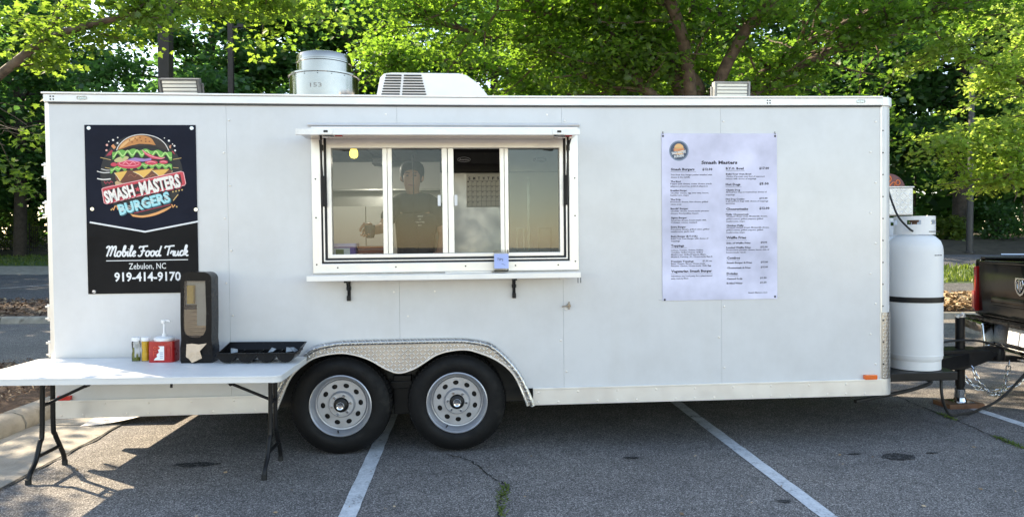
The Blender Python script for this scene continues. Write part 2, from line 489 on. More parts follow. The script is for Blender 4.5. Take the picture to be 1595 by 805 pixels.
def paint_line(x, y0, y1, w=0.105):
    rnd = random.Random(int(x * 100)); n = 60; vs = []; fs = []
    for i in range(n + 1):
        y = y0 + (y1 - y0) * i / n
        vs += [(x - w / 2 + rnd.uniform(-.003, .003), y, 0.004), (x + w / 2 + rnd.uniform(-.003, .003), y, 0.004)]
    for i in range(n): fs.append((2 * i, 2 * i + 1, 2 * i + 3, 2 * i + 2))
    structure(MB().add(vs, fs).build('parking_line', M['paint']))
for k in range(-1, 4):
    if k == -1: continue
    paint_line(-0.678 + 2.743 * k, 1.2, 7.0 if k < 2 else 6.25)
# parking line seen on the far lot
structure(MB().add([(-14.6, 22.0, 0.165), (-14.5, 22.0, 0.165), (-12.2, 27.5, 0.245), (-12.3, 27.5, 0.245)], [(0, 1, 2, 3)]).build('parking_line', M['paint']))

# kerb across the back of the lot, stone by stone
kerb_b = structure(empty('back_kerb', (0, 14.0, 0)))
prof = [(-0.02, 0.0), (0.16, 0.0), (0.16, 0.135), (0.06, 0.14), (0.02, 0.125), (0.0, 0.10)]
def kerb_stone_mesh(L):
    n = len(prof)
    vs = [(0.006, y, z) for y, z in prof] + [(L - 0.006, y, z) for y, z in prof]
    fs = [tuple(range(n)), tuple(range(2 * n - 1, n - 1, -1))] + [(i, i + n, (i + 1) % n + n, (i + 1) % n) for i in range(n)]
    return MB().add(vs, fs)
st = kerb_stone_mesh(3.0).build('kerb_stone', M['concrete'], kerb_b, bevel=0.012)
st.location = (-45, 0, 0)
for i in range(1, 34):
    c = st.copy(); COL.objects.link(c); c.parent = kerb_b; c.location = (-45 + 3.0 * i, random.uniform(-.012, .012), random.uniform(-.006, .004))
# near planting island beside the table: gutter slabs, rounded kerb, mulch
isl = structure(empty('island_kerb', (-3.67, 5.0, 0)))
kprof = [(0.0, 0.0), (0.0, 0.06), (-0.03, 0.12), (-0.09, 0.15), (-0.17, 0.15), (-0.21, 0.12), (-0.22, 0.0)]
def long_kerb(y0, y1, sk):
    n = len(kprof); vs = []; fs = []; m = 8
    for i in range(m + 1):
        y = y0 + (y1 - y0) * i / m
        for x, z in kprof:
            vs.append((x + random.uniform(-.006, .006), y + (sk * (x + .1) if i in (0, m) else 0), z + (random.uniform(-.006, .004) if z > 0 else 0)))
    for i in range(m):
        for j in range(n): fs.append((i * n + j, i * n + (j + 1) % n, (i + 1) * n + (j + 1) % n, (i + 1) * n + j))
    fs.append(tuple(range(n))); fs.append(tuple(range((m + 1) * n - 1, m * n - 1, -1)))
    return MB().add(vs, fs)
for (a, b, sk) in ((-4.5, -2.0, .1), (-1.985, 0.985, .15), (1.01, 3.4, .1)):
    long_kerb(a, b, sk).build('kerb_stone', M['concrete'], isl, smooth=50)
ret = long_kerb(-0.1, 6.0, 0).build('kerb_stone', M['concrete'], isl, smooth=50)
ret.rotation_euler = (0, 0, radians(90)); ret.location = (0.02, 3.43, -0.004)
gut = structure(empty('gutter', (-3.31, 5.0, 0)))
for (a, b) in ((-4.0, -2.03), (-2.0, 1.10), (1.13, 3.4)):
    MB().hexa([(-.355, a, -.02), (.36, a, -.02), (.36, b, -.02), (-.355, b, -.02)], [(-.355, a, .012), (.36, a, .006), (.36, b, .006), (-.355, b, .012)]).build('gutter_slab', M['concrete'], gut, bevel=0.004)
def dark_seam(pts, w, z, name='pavement_crack'):
    vs, fs = [], []
    pts = smooth_path([(x, y, 0) for x, y in pts], 8)
    for i, p in enumerate(pts):
        d = (pts[min(i + 1, len(pts) - 1)] - pts[max(i - 1, 0)]).normalized()
        nn = Vector((-d.y, d.x, 0)); ww = w * random.uniform(0.3, 1.2)
        j = Vector((random.uniform(-1, 1), random.uniform(-1, 1), 0)) * w * 0.8
        vs += [p + j - nn * ww / 2 + Vector((0, 0, z)), p + j + nn * ww / 2 + Vector((0, 0, z))]
    for i in range(len(pts) - 1): fs.append((2 * i, 2 * i + 1, 2 * i + 3, 2 * i + 2))
    return structure(MB().add(vs, fs).build(name, M['crackdirt']))
M['crackdirt'] = mat('crack_dirt', (0.018, 0.017, 0.015), 0.95, 0, 0.3, 20)
dark_seam([(-2.94, 2.5), (-2.945, 3.5), (-2.94, 4.5), (-2.935, 5.5), (-2.945, 6.3), (-2.94, 8.4)], 0.022, 0.009)
dark_seam([(-0.15, 5.12), (0.02, 4.95), (0.16, 4.62), (0.26, 4.38), (0.20, 4.15), (0.19, 3.9), (0.16, 3.5)], 0.014, 0.006)
dark_seam([(4.45, 7.0), (4.36, 6.4), (4.33, 5.84), (4.28, 5.4), (4.25, 5.03), (4.2, 4.5)], 0.016, 0.006)
# island mulch
def isl_fn(a, b):
    x = -3.86 - 7.0 * a; y = -1.0 + 9.2 * b
    return (x, y, 0.125 + 0.10 * sin(min(1, a * 3) * pi / 2) + random.uniform(-.02, .025))
structure(MB().grid(70, 90, isl_fn).build('island_mulch', M['mulch'], smooth=60, fix=False))

def chips(name, n, place, size, m, label, seed):
    rng = np.random.default_rng(seed)
    P = np.array([place(rng) for _ in range(n)])
    a = rng.uniform(0, 2 * pi, n); L = size * rng.uniform(.5, 1.6, n); W = L * rng.uniform(.2, .5, n)
    t = np.stack([np.cos(a), np.sin(a), rng.uniform(-.5, .5, n)], 1); t /= np.linalg.norm(t, axis=1)[:, None]
    s = np.stack([-np.sin(a), np.cos(a), rng.uniform(-.5, .5, n)], 1); s /= np.linalg.norm(s, axis=1)[:, None]
    up = np.cross(t, s)
    V = np.stack([P - t * L[:, None], P + s * W[:, None] + up * W[:, None] * .4, P + t * L[:, None], P - s * W[:, None] + up * W[:, None] * .4], 1).reshape(-1, 3)
    return tag(quads(name, V, m), label, kind='stuff')
def fast_mesh(name, V, loops, starts, totals, m, parent=None):
    me = bpy.data.meshes.new(name)
    me.vertices.add(len(V)); me.vertices.foreach_set('co', np.asarray(V, np.float32).ravel())
    me.loops.add(len(loops)); me.loops.foreach_set('vertex_index', np.asarray(loops, np.int32))
    me.polygons.add(len(starts)); me.polygons.foreach_set('loop_start', np.asarray(starts, np.int32)); me.polygons.foreach_set('loop_total', np.asarray(totals, np.int32))
    me.update(calc_edges=True)
    me.materials.append(m)
    return link(name, me, parent)
def quads(name, V, m, parent=None):
    n = len(V) // 4
    return fast_mesh(name, V, np.arange(4 * n), np.arange(n) * 4, np.full(n, 4), m, parent)
def chip_mat():
    m, nt, b = new_mat('bark_chips'); n = N(nt)
    rnd = n.node('ShaderNodeNewGeometry').outputs['Random Per Island']
    nt.links.new(n.ramp(rnd, [(0.0, (0.06, 0.035, 0.022)), (0.5, (0.17, 0.10, 0.06)), (0.85, (0.30, 0.20, 0.12)), (1.0, (0.42, 0.33, 0.22))]), b.inputs['Base Color'])
    b.inputs['Roughness'].default_value = 0.95
    return m
M['chip'] = chip_mat()
def straw_mat():
    m, nt, b = new_mat('pine_straw'); n = N(nt)
    rnd = n.node('ShaderNodeNewGeometry').outputs['Random Per Island']
    nt.links.new(n.ramp(rnd, [(0.0, (0.20, 0.125, 0.065)), (0.6, (0.40, 0.28, 0.16)), (1.0, (0.56, 0.43, 0.28))]), b.inputs['Base Color'])
    b.inputs['Roughness'].default_value = 0.9
    return m
M['straw'] = straw_mat()
chips('bark_chips', 9000, lambda r: (-3.9 - 3.2 * r.random() ** 1.3, r.uniform(4, 8.2), 0.20 + 0.06 * r.random()), 0.022, M['chip'], 'loose bark chips in the island', 3)
chips('bark_chips', 6000, lambda r: (r.uniform(-14, -6), r.uniform(14.2, 18), 0.13 + 0.09 * r.random()), 0.05, M['chip'], 'loose bark chips behind the far kerb', 5)
chips('pine_straw', 12000, lambda r: (lambda X, Y: (X, Y, terrain(X, Y) + 0.04 + 0.10 * r.random()))(r.uniform(6, 17), r.uniform(14.2, 16.1)), 0.07, M['straw'], 'dry straw heaped behind the far kerb', 6)
def lawn(name, n, X0, X1, L0, L1, R0, R1, label, seed):
    rng = np.random.default_rng(seed); V = []
    for i in range(n):
        X = rng.uniform(X0, X1); w = band_mix(X); b = rng.random()
        Y = (L0 + (L1 - L0) * b) * (1 - w) + (R0 + (R1 - R0) * b) * w
        z = terrain(X, Y) + 0.02; h = rng.uniform(.05, .16); a = rng.uniform(0, pi); dx, dy = cos(a) * .03, sin(a) * .03
        lx, ly = rng.uniform(-.05, .05), rng.uniform(-.05, .05)
        V += [(X - dx, Y - dy, z), (X + dx, Y + dy, z), (X + dx * .3 + lx, Y + dy * .3 + ly, z + h), (X - dx * .3 + lx, Y - dy * .3 + ly, z + h)]
    return tag(quads(name, np.array(V), M['leaf_bush']), label, kind='stuff')
lawn('grass', 9000, -40, -14, 33, 40, 20, 26, 'rough grass on the bank before the woods', 1)
lawn('grass', 7000, 10, 26, 30, 34, 18.5, 21.5, 'mown grass between the two roads', 2)

def stain(cx, cy, rx, ry, seed):
    r = random.Random(seed); n = 36
    pts = [(cx + rx * cos(2 * pi * i / n) * r.uniform(.72, 1.12), cy + ry * sin(2 * pi * i / n) * r.uniform(.72, 1.12)) for i in range(n)]
    structure(MB().plate(pts, (), 0.005, 0.005, frame=lambda x, y, z: (x, z, y)).build('oil_stain', M['stain']))
M['stain'] = asphalt_mat('oily_asphalt', (0.02, 0.02, 0.02), (0.05, 0.049, 0.048), (0.13, 0.127, 0.125), 105.0)
stain(3.16, 4.86, 0.135, 0.085, 1); stain(2.87, 4.94, 0.05, 0.018, 2); stain(3.47, 4.93, 0.05, 0.016, 3); stain(-1.9, 4.98, .17, .06, 5); stain(1.92, 4.05, .045, .03, 8); stain(1.2, 4.95, .07, .03, 11)
# weeds in the cracks
def weeds(path, n, label, seed):
    r = random.Random(seed); V = []
    for i in range(n):
        a, b = path[min(len(path) - 2, int(r.random() * (len(path) - 1)))], None
        k = path.index(a); b = path[k + 1]; t = r.random()
        x = a[0] + (b[0] - a[0]) * t + r.gauss(0, .016); y = a[1] + (b[1] - a[1]) * t + r.gauss(0, .016)
        an = r.uniform(0, 2 * pi); h = r.uniform(.005, .02); w = .005
        dx, dy = cos(an) * w, sin(an) * w; lx, ly = r.uniform(-.03, .03), r.uniform(-.03, .03)
        V += [(x - dx, y - dy, .004), (x + dx, y + dy, .004), (x + dx + lx, y + dy + ly, .004 + h), (x - dx * .5 + lx, y - dy * .5 + ly, .004 + h)]
    tag(quads('weeds', np.array(V), M['leaf_bush']), label, kind='stuff')
weeds([(0.25, 4.42), (0.21, 4.2), (0.19, 3.9)], 120, 'weeds in the crack before the tyres', 4)
weeds([(4.35, 6.1), (4.33, 5.84)], 90, 'weeds in the crack near the jack', 5)
weeds([(4.27, 5.3), (4.25, 5.0)], 120, 'weeds at the edge of the lot', 6)
# twig litter
def litter(n, seed):
    r = random.Random(seed); V = []
    for i in range(n):
        x, y = r.uniform(-3, 5), r.uniform(3.6, 5.1); a = r.uniform(0, 6.3); L = r.uniform(.008, .024)
        d = Vector((cos(a), sin(a), 0)) * L; s = Vector((-sin(a), cos(a), .4)) * L * .5; p = Vector((x, y, .008))
        V += [p - d, p + s, p + d, p - s]
    tag(quads('leaf_litter', np.array(V), M['straw']), 'scattered dry leaf bits on the asphalt', kind='stuff')
litter(70, 3)

# ------------------------------------------------------------------ food trailer
T_ORG, T_YAW, T_TILT, TL, TD = (-2.91879, 5.13548, 0.0), 0.00893752, 0.0126397, 6.241, 2.44
def in_trailer(name, x=0.0, y=0.0, z=0.0, rz=0.0):
    """an empty at trailer coordinates (x along the side, y inwards, z up)"""
    o = bpy.data.objects.new(name, None); COL.objects.link(o)
    mt = Matrix.Translation(T_ORG) @ Euler((0, -T_TILT, T_YAW)).to_matrix().to_4x4() @ Matrix.Translation((x, y, z)) @ Matrix.Rotation(rz, 4, 'Z')
    o.matrix_world = mt; o.empty_display_size = 0.2
    return o
tr = in_trailer('food_trailer')
tag(tr, 'long white food trailer with open serving window and tandem wheels', 'trailer')
ZT, ZS0, ZS1, ZB = 2.545, 0.305, 0.432, 0.305
arch = [(1.53, .432), (1.60, .52), (1.73, .69), (1.88, .77)]
ax = 2.46
archR = [(2 * ax - x, z) for x, z in reversed(arch)]
g_ = 0.0007
WX0, WX1, WZ0, WZ1 = 1.87, 3.73, 1.37, 2.31
panels = [
    [(0.0, ZS1), (1.22 - g_, ZS1), (1.22 - g_, ZT), (0.0, ZT)],
    [(1.22 + g_, ZS1)] + arch + [(2.44 - g_, .77), (2.44 - g_, WZ0), (WX0, WZ0), (WX0, WZ1), (2.44 - g_, WZ1), (2.44 - g_, ZT), (1.22 + g_, ZT)],
    [(2.44 + g_, .77)] + archR + [(3.66 - g_, ZS1), (3.66 - g_, WZ0), (2.44 + g_, WZ0)],
    [(2.44 + g_, WZ1), (3.66 - g_, WZ1), (3.66 - g_, ZT), (2.44 + g_, ZT)],
    [(3.66 + g_, ZS1), (4.88 - g_, ZS1), (4.88 - g_, ZT), (3.66 + g_, ZT), (3.66 + g_, WZ1), (WX1, WZ1), (WX1, WZ0), (3.66 + g_, WZ0)],
    [(4.88 + g_, ZS1), (6.150, ZS1), (6.150, ZT), (4.88 + g_, ZT)]]
for p in panels:
    MB().plate(p, (), 0.0, 0.03).build('side_panel', M['panel'], tr)
# screws along the panel seams
sb = MB()
for s in (1.22, 3.66, 4.88, 6.09):
    for k in range(9):
        z = .55 + k * .235
        if WZ0 - .1 < z < WZ1 + .1 and 1.8 < s < 3.8: continue
        for dx in ((-.022,) if k % 2 else (.02,)):
            sb.lathe([(.0001, -.005), (.006, -.004), (.009, 0)], (s + dx, 0, z), 'y', 8, False)
for s in (2.4, 2.7): sb.lathe([(.0001, -.003), (.006, -.0025), (.0075, 0)], (s, 0, 1.17), 'y', 8, False)
for s in (2.36, 3.55): sb.lathe([(.0001, -.003), (.006, -.0025), (.0075, 0)], (s, 0, 2.475), 'y', 8, False)
sb.lathe([(.0001, -.003), (.006, -.0025), (.0075, 0)], (2.5, 0, .99), 'y', 8, False)
tag(sb.build('panel_screws', M['alu'], tr), kind='stuff')
# lower skirt and upper trim
def screw_row(mb, x0, x1, z, step, y):
    n = int((x1 - x0) / step)
    for i in range(n + 1): mb.lathe([(.0001, -.004), (.007, -.0032), (.009, 0)], (x0 + i * step, y, z), 'y', 8, False)
sc = MB()
for a, b in ((0.0, 1.497), (3.423, 6.155)):
    MB().plate([(a, ZS0), (b, ZS0), (b, ZS1), (a, ZS1)], (), -.014, .02).build('side_skirt', M['skirt'], tr, bevel=.003)
    MB().box(a, b, -.020, -.0145, ZS1 - .012, ZS1 + .004).build('skirt_lip', M['skirt'], tr, bevel=.002)
    screw_row(sc, a + .04, b - .04, ZS1 - .03, .30, -.014); screw_row(sc, a + .19, b - .04, ZS0 + .022, .30, -.014); screw_row(sc, a + .04, b - .04, ZS0 + .022, .60, -.014)
tag(sc.build('skirt_rivets', M['alu'], tr), kind='stuff')
def sag(x): return -.012 * sin(pi * min(1, max(0, x / TL)))
tm = MB()
n = 24
def strip(mb, y0, y1, z0, z1, x0=0.0, x1=6.155):
    for i in range(n):
        a = x0 + (x1 - x0) * i / n; b = x0 + (x1 - x0) * (i + 1) / n
        if i == 0: ring0 = [(a, y0, z0 + sag(a)), (a, y1, z0 + sag(a)), (a, y1, z1 + sag(a)), (a, y0, z1 + sag(a))]
        pass
    vs = []; fs = []
    for i in range(n + 1):
        a = x0 + (x1 - x0) * i / n; s = sag(a)
        vs += [(a, y0, z0 + s), (a, y1, z0 + s), (a, y1, z1 + s), (a, y0, z1 + s)]
    for i in range(n):
        for j in range(4): fs.append((i * 4 + j, i * 4 + (j + 1) % 4, i * 4 + 4 + (j + 1) % 4, i * 4 + 4 + j))
    fs.append((0, 1, 2, 3)); fs.append(tuple(range(4 * n + 3, 4 * n - 1, -1)))
    mb.add(vs, fs)
strip(tm, -.016, .04, 2.553, 2.607, -.03)
tm.build('roof_trim', M['trim'], tr, bevel=.004)
tm = MB(); strip(tm, -.024, .04, 2.609, 2.622, -.04); tm.build('roof_edge', M['alu'], tr, bevel=.002)
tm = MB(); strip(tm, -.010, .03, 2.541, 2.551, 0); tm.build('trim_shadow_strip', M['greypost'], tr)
for x in (-.03 + .03, 6.0 - .95 + .17):
    s4 = MB()
    for dx in (0, .02):
        for dz in (2.57, 2.59): s4.lathe([(.0001, -.004), (.005, -.003), (.006, 0)], (x + .02 + dx, -.016, dz + sag(x)), 'y', 8, False)
    s4.build('trim_rivets', M['greypost'], tr)
for x in (.235, 5.98):
    MB().plate(rrect(x - .035, x + .035, 2.568, 2.592, .011), (), -.022, -.0165).build('clearance_light', M['clear'], tr)
    c = MB()
    for k in range(4): c.box(x - .026 + k * .014, x - .018 + k * .014, -.0164, -.0160, 2.573, 2.587)
    c.build('light_reflector', M['chrome'], tr)
# shell
MB().box(0, .04, .035, TD, ZS1, 2.60).build('rear_wall', M['panel'], tr, bevel=.004)
MB().box(6.235, 6.276, .12, TD - .12, .31, 2.60).build('nose_wall', M['panel'], tr)
MB().box(0, 6.150, TD - .03, TD, .31, 2.60).build('far_wall', M['panel'], tr)
MB().grid(24, 4, lambda a, b: (-.03 + 6.27 * a, .042 + (TD - .05) * b, 2.604 + .035 * sin(pi * b) + sag(6.27 * a))).build('roof', M['trim'], tr, smooth=40)
fl_ = MB().box(.04, 6.2, .371, TD - .371, .40, .43)
for a, b in ((.04, 1.349), (3.601, 6.2)): fl_.box(a, b, .05, .37, .40, .43); fl_.box(a, b, TD - .37, TD - .05, .40, .43)
fl_.build('floor', M['greypost'], tr)
MB().box(.04, 6.2, .035, TD - .035, 2.50, 2.53).build('ceiling', M['acplastic'], tr)
def quarter(r, z0, z1, y_c=.12, x_c=6.156, sign=1, n=8):
    vs = []; fs = []
    for i in range(n + 1):
        t = -pi / 2 + pi / 2 * i / n
        x, y = x_c + r * cos(t), y_c + sign * r * sin(t)
        vs += [(x, y, z0), (x, y, z1)]
    for i in range(n): fs.append((2 * i, 2 * i + 2, 2 * i + 3, 2 * i + 1))
    fs.append(tuple([2 * i + 1 for i in range(n + 1)])); fs.append(tuple([2 * i for i in range(n, -1, -1)]))
    return MB().add(vs, fs)
quarter(.12, .945, 2.552).build('nose_corner', M['panel'], tr, smooth=40)
quarter(.128, .305, .432).build('skirt_corner', M['skirt'], tr, smooth=40)
quarter(.134, 2.553, 2.615).build('trim_corner', M['trim'], tr, smooth=40)
quarter(.127, .433, .95).build('stone_guard', M['fender'], tr, smooth=40)
quarter(.12, .31, 2.60, TD - .12, 6.156, -1).build('nose_corner', M['panel'], tr, smooth=40)
MB().box(6.147, 6.159, -.004, .01, .433, 2.552).build('corner_seam', M['alu'], tr)
sg = MB()
for k in range(4):
    for zz in (.93,): pass
for z in (.55, .72, .89): sg.lathe([(.0001, -.0045), (.006, -.003), (.008, 0)], (6.170, -.006, z), 'y', 8, False)
for z in [1.0 + .17 * k for k in range(9)]: sg.lathe([(.0001, -.003), (.005, -.002), (.006, 0)], (6.170, .0005, z), 'y', 8, False)
tag(sg.build('corner_screws', M['greypost'], tr), kind='stuff')
for (x0, x1, m, nm) in ((6.008, 6.108, 'amber_lens', 'amber_marker'), (.022, .112, 'red_lens', 'red_marker')):
    MB().plate(rrect(x0, x1, .434 if m == 'amber_lens' else .437, .470, .008), (), -.028, 0).build(nm, M[m], tr, bevel=.006, smooth=40)
# rear door hardware on the back edge
for z in (2.07, 1.80, 1.06, .80):
    h = MB(); h.box(-.05, -.002, .02, .05, z - .055, z + .055); h.tube([(-.05, .03, z - .06), (-.05, .03, z + .06)], .012, 8); h.box(-.07, -.04, .015, .045, z - .05, z - .035); h.box(-.07, -.04, .015, .045, z + .035, z + .05)
    h.build('door_hinge', M['alu'], tr, bevel=.003)
MB().box(-.03, 0, .0, .05, .31, 2.55).build('rear_frame', M['alu'], tr, bevel=.003)
MB().tube([(-.04, .2, .35), (-.04, .2, 2.5)], .012, 8).build('lock_bar', M['alu'], tr)
# wheel box, chassis, axles
wb = MB(); wb.box(1.35, 3.60, .33, .36, .30, .80); wb.box(1.35, 3.60, .036, .36, .79, .82); wb.box(1.35, 1.38, .036, .36, .44, .79); wb.box(3.57, 3.60, .036, .36, .44, .79)
wb.build('wheel_box', M['chassis'], tr)
for y in (.42, TD - .5): MB().box(.05, 6.24, y, y + .07, .24, .39).build('frame_rail', M['chassis'], tr, bevel=.006)
for k in range(15):
    MB().box(.2 + k * .41, .25 + k * .41, .425, TD - .425, .32, .395).build('cross_member', M['chassis'], tr)
for x in (1.998, 2.854): MB().tube([(x, .12, .335), (x, TD - .12, .335)], .04, 12).build('axle', M['chassis'], tr, smooth=40)
hg = MB(); hg.box(2.36, 2.50, .27, .33, .20, .50); hg.box(2.28, 2.58, .255, .285, .40, .46); hg.build('spring_hanger', M['black'], tr, bevel=.006)
lf = MB()
for k in range(4): lf.tube([(1.62 + .06 * k, .3, .29 - k * .012), (2.0, .3, .24 - k * .012), (2.38 - .06 * k, .3, .29 - k * .012)], .012, 6); lf.tube([(2.48 + .06 * k, .3, .29 - k * .012), (2.854, .3, .24 - k * .012), (3.24 - .06 * k, .3, .29 - k * .012)], .012, 6)
lf.build('leaf_springs', M['chassis'], tr)
# fender
fo = [(1.495, .31), (1.57, .49), (1.645, .61), (1.745, .715), (1.83, .775), (1.95, .80), (2.10, .812), (2.82, .812), (2.97, .80), (3.09, .775), (3.175, .715), (3.275, .61), (3.35, .49), (3.425, .31)]
fi = [(3.378, .31), (3.345, .40), (3.274, .549), (3.155, .655), (3.002, .722), (2.907, .741), (2.793, .731), (2.698, .702), (2.598, .640), (2.522, .600), (2.427, .580), (2.331, .616), (2.236, .674), (2.141, .712), (2.022, .735), (1.889, .722), (1.784, .683), (1.66, .575), (1.578, .40), (1.542, .31)]
fo_s = [(p.x, p.z) for p in smooth_path([(x, 0, z) for x, z in fo], 4)]
fi_s = [(p.x, p.z) for p in smooth_path([(x, 0, z) for x, z in fi], 4)]
fe = MB().plate(fo_s + fi_s, (), -.045, -.040).build('fender', M['fender'], tr)
vs = []; fs = []
prof_l = [(0.0, -.001), (.0, -.035), (-.006, -.052), (-.022, -.058), (-.034, -.050), (-.036, -.044)]
cx = 2.46
for i, (x, z) in enumerate(fo_s):
    a = Vector(fo_s[max(i - 1, 0)]); b = Vector(fo_s[min(i + 1, len(fo_s) - 1)]); d = (b - a).normalized(); nn = Vector((-d.y, d.x))
    for off, y in prof_l: vs.append((x + nn.x * (off + .012), y, z + nn.y * (off + .012)))
m = len(prof_l)
for i in range(len(fo_s) - 1):
    for j in range(m - 1): fs.append((i * m + j, i * m + j + 1, (i + 1) * m + j + 1, (i + 1) * m + j))
MB().add(vs, fs).build('fender_rim', M['fender'], fe, smooth=60)
MB().tube([(x, -.044, z) for x, z in fi_s], .008, 6).build('fender_edge', M['alu'], fe, smooth=60)
# wheels
def tyre_mb():
    R, w = .366, .205
    p = [(.222, -w / 2 + .012), (.235, -w / 2 - .002), (.27, -w / 2 - .012), (.31, -w / 2 - .010), (.332, -w / 2 + .004), (.352, -w / 2 + .016), (R - .004, -w / 2 + .032), (R, 0), (R - .004, w / 2 - .032), (.345, w / 2 - .012), (.30, w / 2 + .01), (.222, w / 2 - .012)]
    mb = MB().lathe(p, (0, 0, 0), 'y', 72, False)
    return mb
def tread_mb():
    R, w = .366, .205
    mb = MB(); nB = 64
    for i in range(nB):
        t = 2 * pi * (i + .1) / nB; t2 = 2 * pi * (i + .72) / nB
        for (ya, yb, r0, r1) in ((-w / 2 + .017, -w / 2 + .055, R - .012, R + .004), (-.04, -.005, R - .006, R + .005), (.003, .04, R - .006, R + .005), (w / 2 - .055, w / 2 - .017, R - .012, R + .004)):
            q = lambda r, a, y: (r * cos(a), y, r * sin(a))
            sh = .04 if ya < -.05 else 0
            mb.hexa([q(r0 - .004, t, ya), q(r0 - .004, t2, ya), q(r0, t2 + sh, yb), q(r0, t + sh, yb)], [q(r1 - (.012 if ya < -.05 else 0), t, ya), q(r1 - (.012 if ya < -.05 else 0), t2, ya), q(r1, t2 + sh, yb), q(r1, t + sh, yb)])
    return mb
def rim_mb():
    # dished steel wheel with ten hand holes
    mb = MB()
    mb.lathe([(.226, -.098), (.228, -.104), (.221, -.108), (.212, -.100), (.206, -.080), (.199, -.040), (.194, -.022), (.186, -.020), (.176, -.036)], (0, 0, 0), 'y', 64, False)
    hol = []
    for k in range(10):
        a = 2 * pi * k / 10 + .16; hol.append(ellipse(.139 * cos(a), .139 * sin(a), .0175, .0215, 16, a))
    outer = [(.178 * cos(2 * pi * i / 64), .178 * sin(2 * pi * i / 64)) for i in range(64)]
    hub = [(.052 * cos(2 * pi * i / 24), .052 * sin(2 * pi * i / 24)) for i in range(24)]
    mb.plate(outer, hol + [hub], -.036, -.030)
    mb.lathe([(.100, -.0361), (.094, -.060), (.088, -.066), (.056, -.066), (.052, -.050)], (0, 0, 0), 'y', 40, False)
    return mb
tyre_o = None
wheels = []
for (x, rot, y) in ((1.998, .1, .10), (2.854, .42, .10)):
    if not wheels:
        w = tyre_mb().build('wheel', M['rubber'], tr, smooth=35); w.location = (x, y, .338)
        parts = [tag(tread_mb().build('tread', M['rubber'], w), kind=None), rim_mb().build('rim', M['wheel'], w, smooth=35),
                 MB().lathe([(.05, -.04), (.05, -.085), (.046, -.088), (.0, -.088)], (0, 0, 0), 'y', 24, False).build('hub', M['black'], w, smooth=40),
                 MB().lathe([(.030, -.088), (.030, -.116), (.024, -.124), (.018, -.122), (.016, -.116), (.0, -.115)], (0, 0, 0), 'y', 20, False).build('hub_cap', M['chrome'], w, smooth=40),
                 MB().lathe([(.20, -.005), (.0, -.005)], (0, 0, 0), 'y', 40, False).build('brake_drum', M['black'], w)]
        for k in range(6):
            a = 2 * pi * k / 6 + .3
            ln = MB().lathe([(.0105, -.064), (.0105, -.082), (.006, -.087), (0, -.087)], (.072 * cos(a), 0, .072 * sin(a)), 'y', 6, False)
            parts.append(ln.build('lug_nut', M['chrome'], w))
        vs_ = MB().tube([(.0, -.085, -.200), (.0, -.10, -.192), (.0, -.118, -.180)], .006, 8); parts.append(vs_.build('valve_stem', M['black'], w))
    else:
        w = wheels[0].copy(); COL.objects.link(w); w.parent = tr; w.location = (x, y, .338)
        for p in parts:
            c = p.copy(); COL.objects.link(c); c.parent = w
    w.rotation_euler = (0, rot, 0)
    wheels.append(w)
for x in (1.998, 2.854):
    w = wheels[0].copy(); COL.objects.link(w); w.parent = tr; w.location = (x, TD - .1, .338); w.rotation_euler = (0, 0, pi)

# serving window
sw = MB().ring(1.823, 3.775, 1.315, 2.38, (.064, .068, .070, .03), -.028, -.0).build('serving_window', M['alu'], tr, bevel=.004)
fr = MB(); fr.ring(1.888, 3.706, 1.386, 2.342, .012, -.020, .06); fr.build('gasket', M['gasket'], sw)
MB().ring(1.901, 3.693, 1.399, 2.329, .010, -.024, .06).build('inner_frame', M['alu'], sw, bevel=.002)
MB().ring(1.912, 3.682, 1.410, 2.318, .012, -.016, .06).build('gasket', M['gasket'], sw)
MB().ring(1.925, 3.669, 1.423, 2.305, (.034, .030, .028, .077), -.006, .06).build('window_frame', M['alu'], sw, bevel=.003)
ms = MB()
for (a, b, yy) in ((2.329, 2.361, .004), (2.364, 2.397, .012), (2.764, 2.803, .0), (2.808, 2.850, .002), (3.194, 3.224, .006), (3.228, 3.256, .012)):
    MB().box(a, b, yy, .055, 1.452, 2.2275).build('mullion', M['alu'], sw, bevel=.003)
for (a, b, gm) in ((1.959, 2.329, 'glass'), (2.397, 2.764, 'glass'), (3.256, 3.639, 'glass2')):
    MB().box(a + .001, b - .001, .030, .034, 1.453, 2.227).build('glass_pane', M[gm], sw)
for x in (2.742, 2.865):
    MB().box(x - .011, x + .011, -.022, .0, 1.80, 1.88).build('sash_latch', M['white'], sw, bevel=.004)
sc = MB()
for x in [2.0, 2.42, 2.93, 3.3, 3.62]: sc.lathe([(.0001, -.003), (.005, -.002), (.006, 0)], (x, -.028, 1.337 + .018), 'y', 8, False)
for z in (1.38, 1.72, 2.0): 
    sc.lathe([(.0001, -.003), (.005, -.002), (.006, 0)], (1.85, -.028, z), 'y', 8, False); sc.lathe([(.0001, -.003), (.005, -.002), (.006, 0)], (3.75, -.028, z), 'y', 8, False)
tag(sc.build('frame_screws', M['black'], sw), kind='stuff')
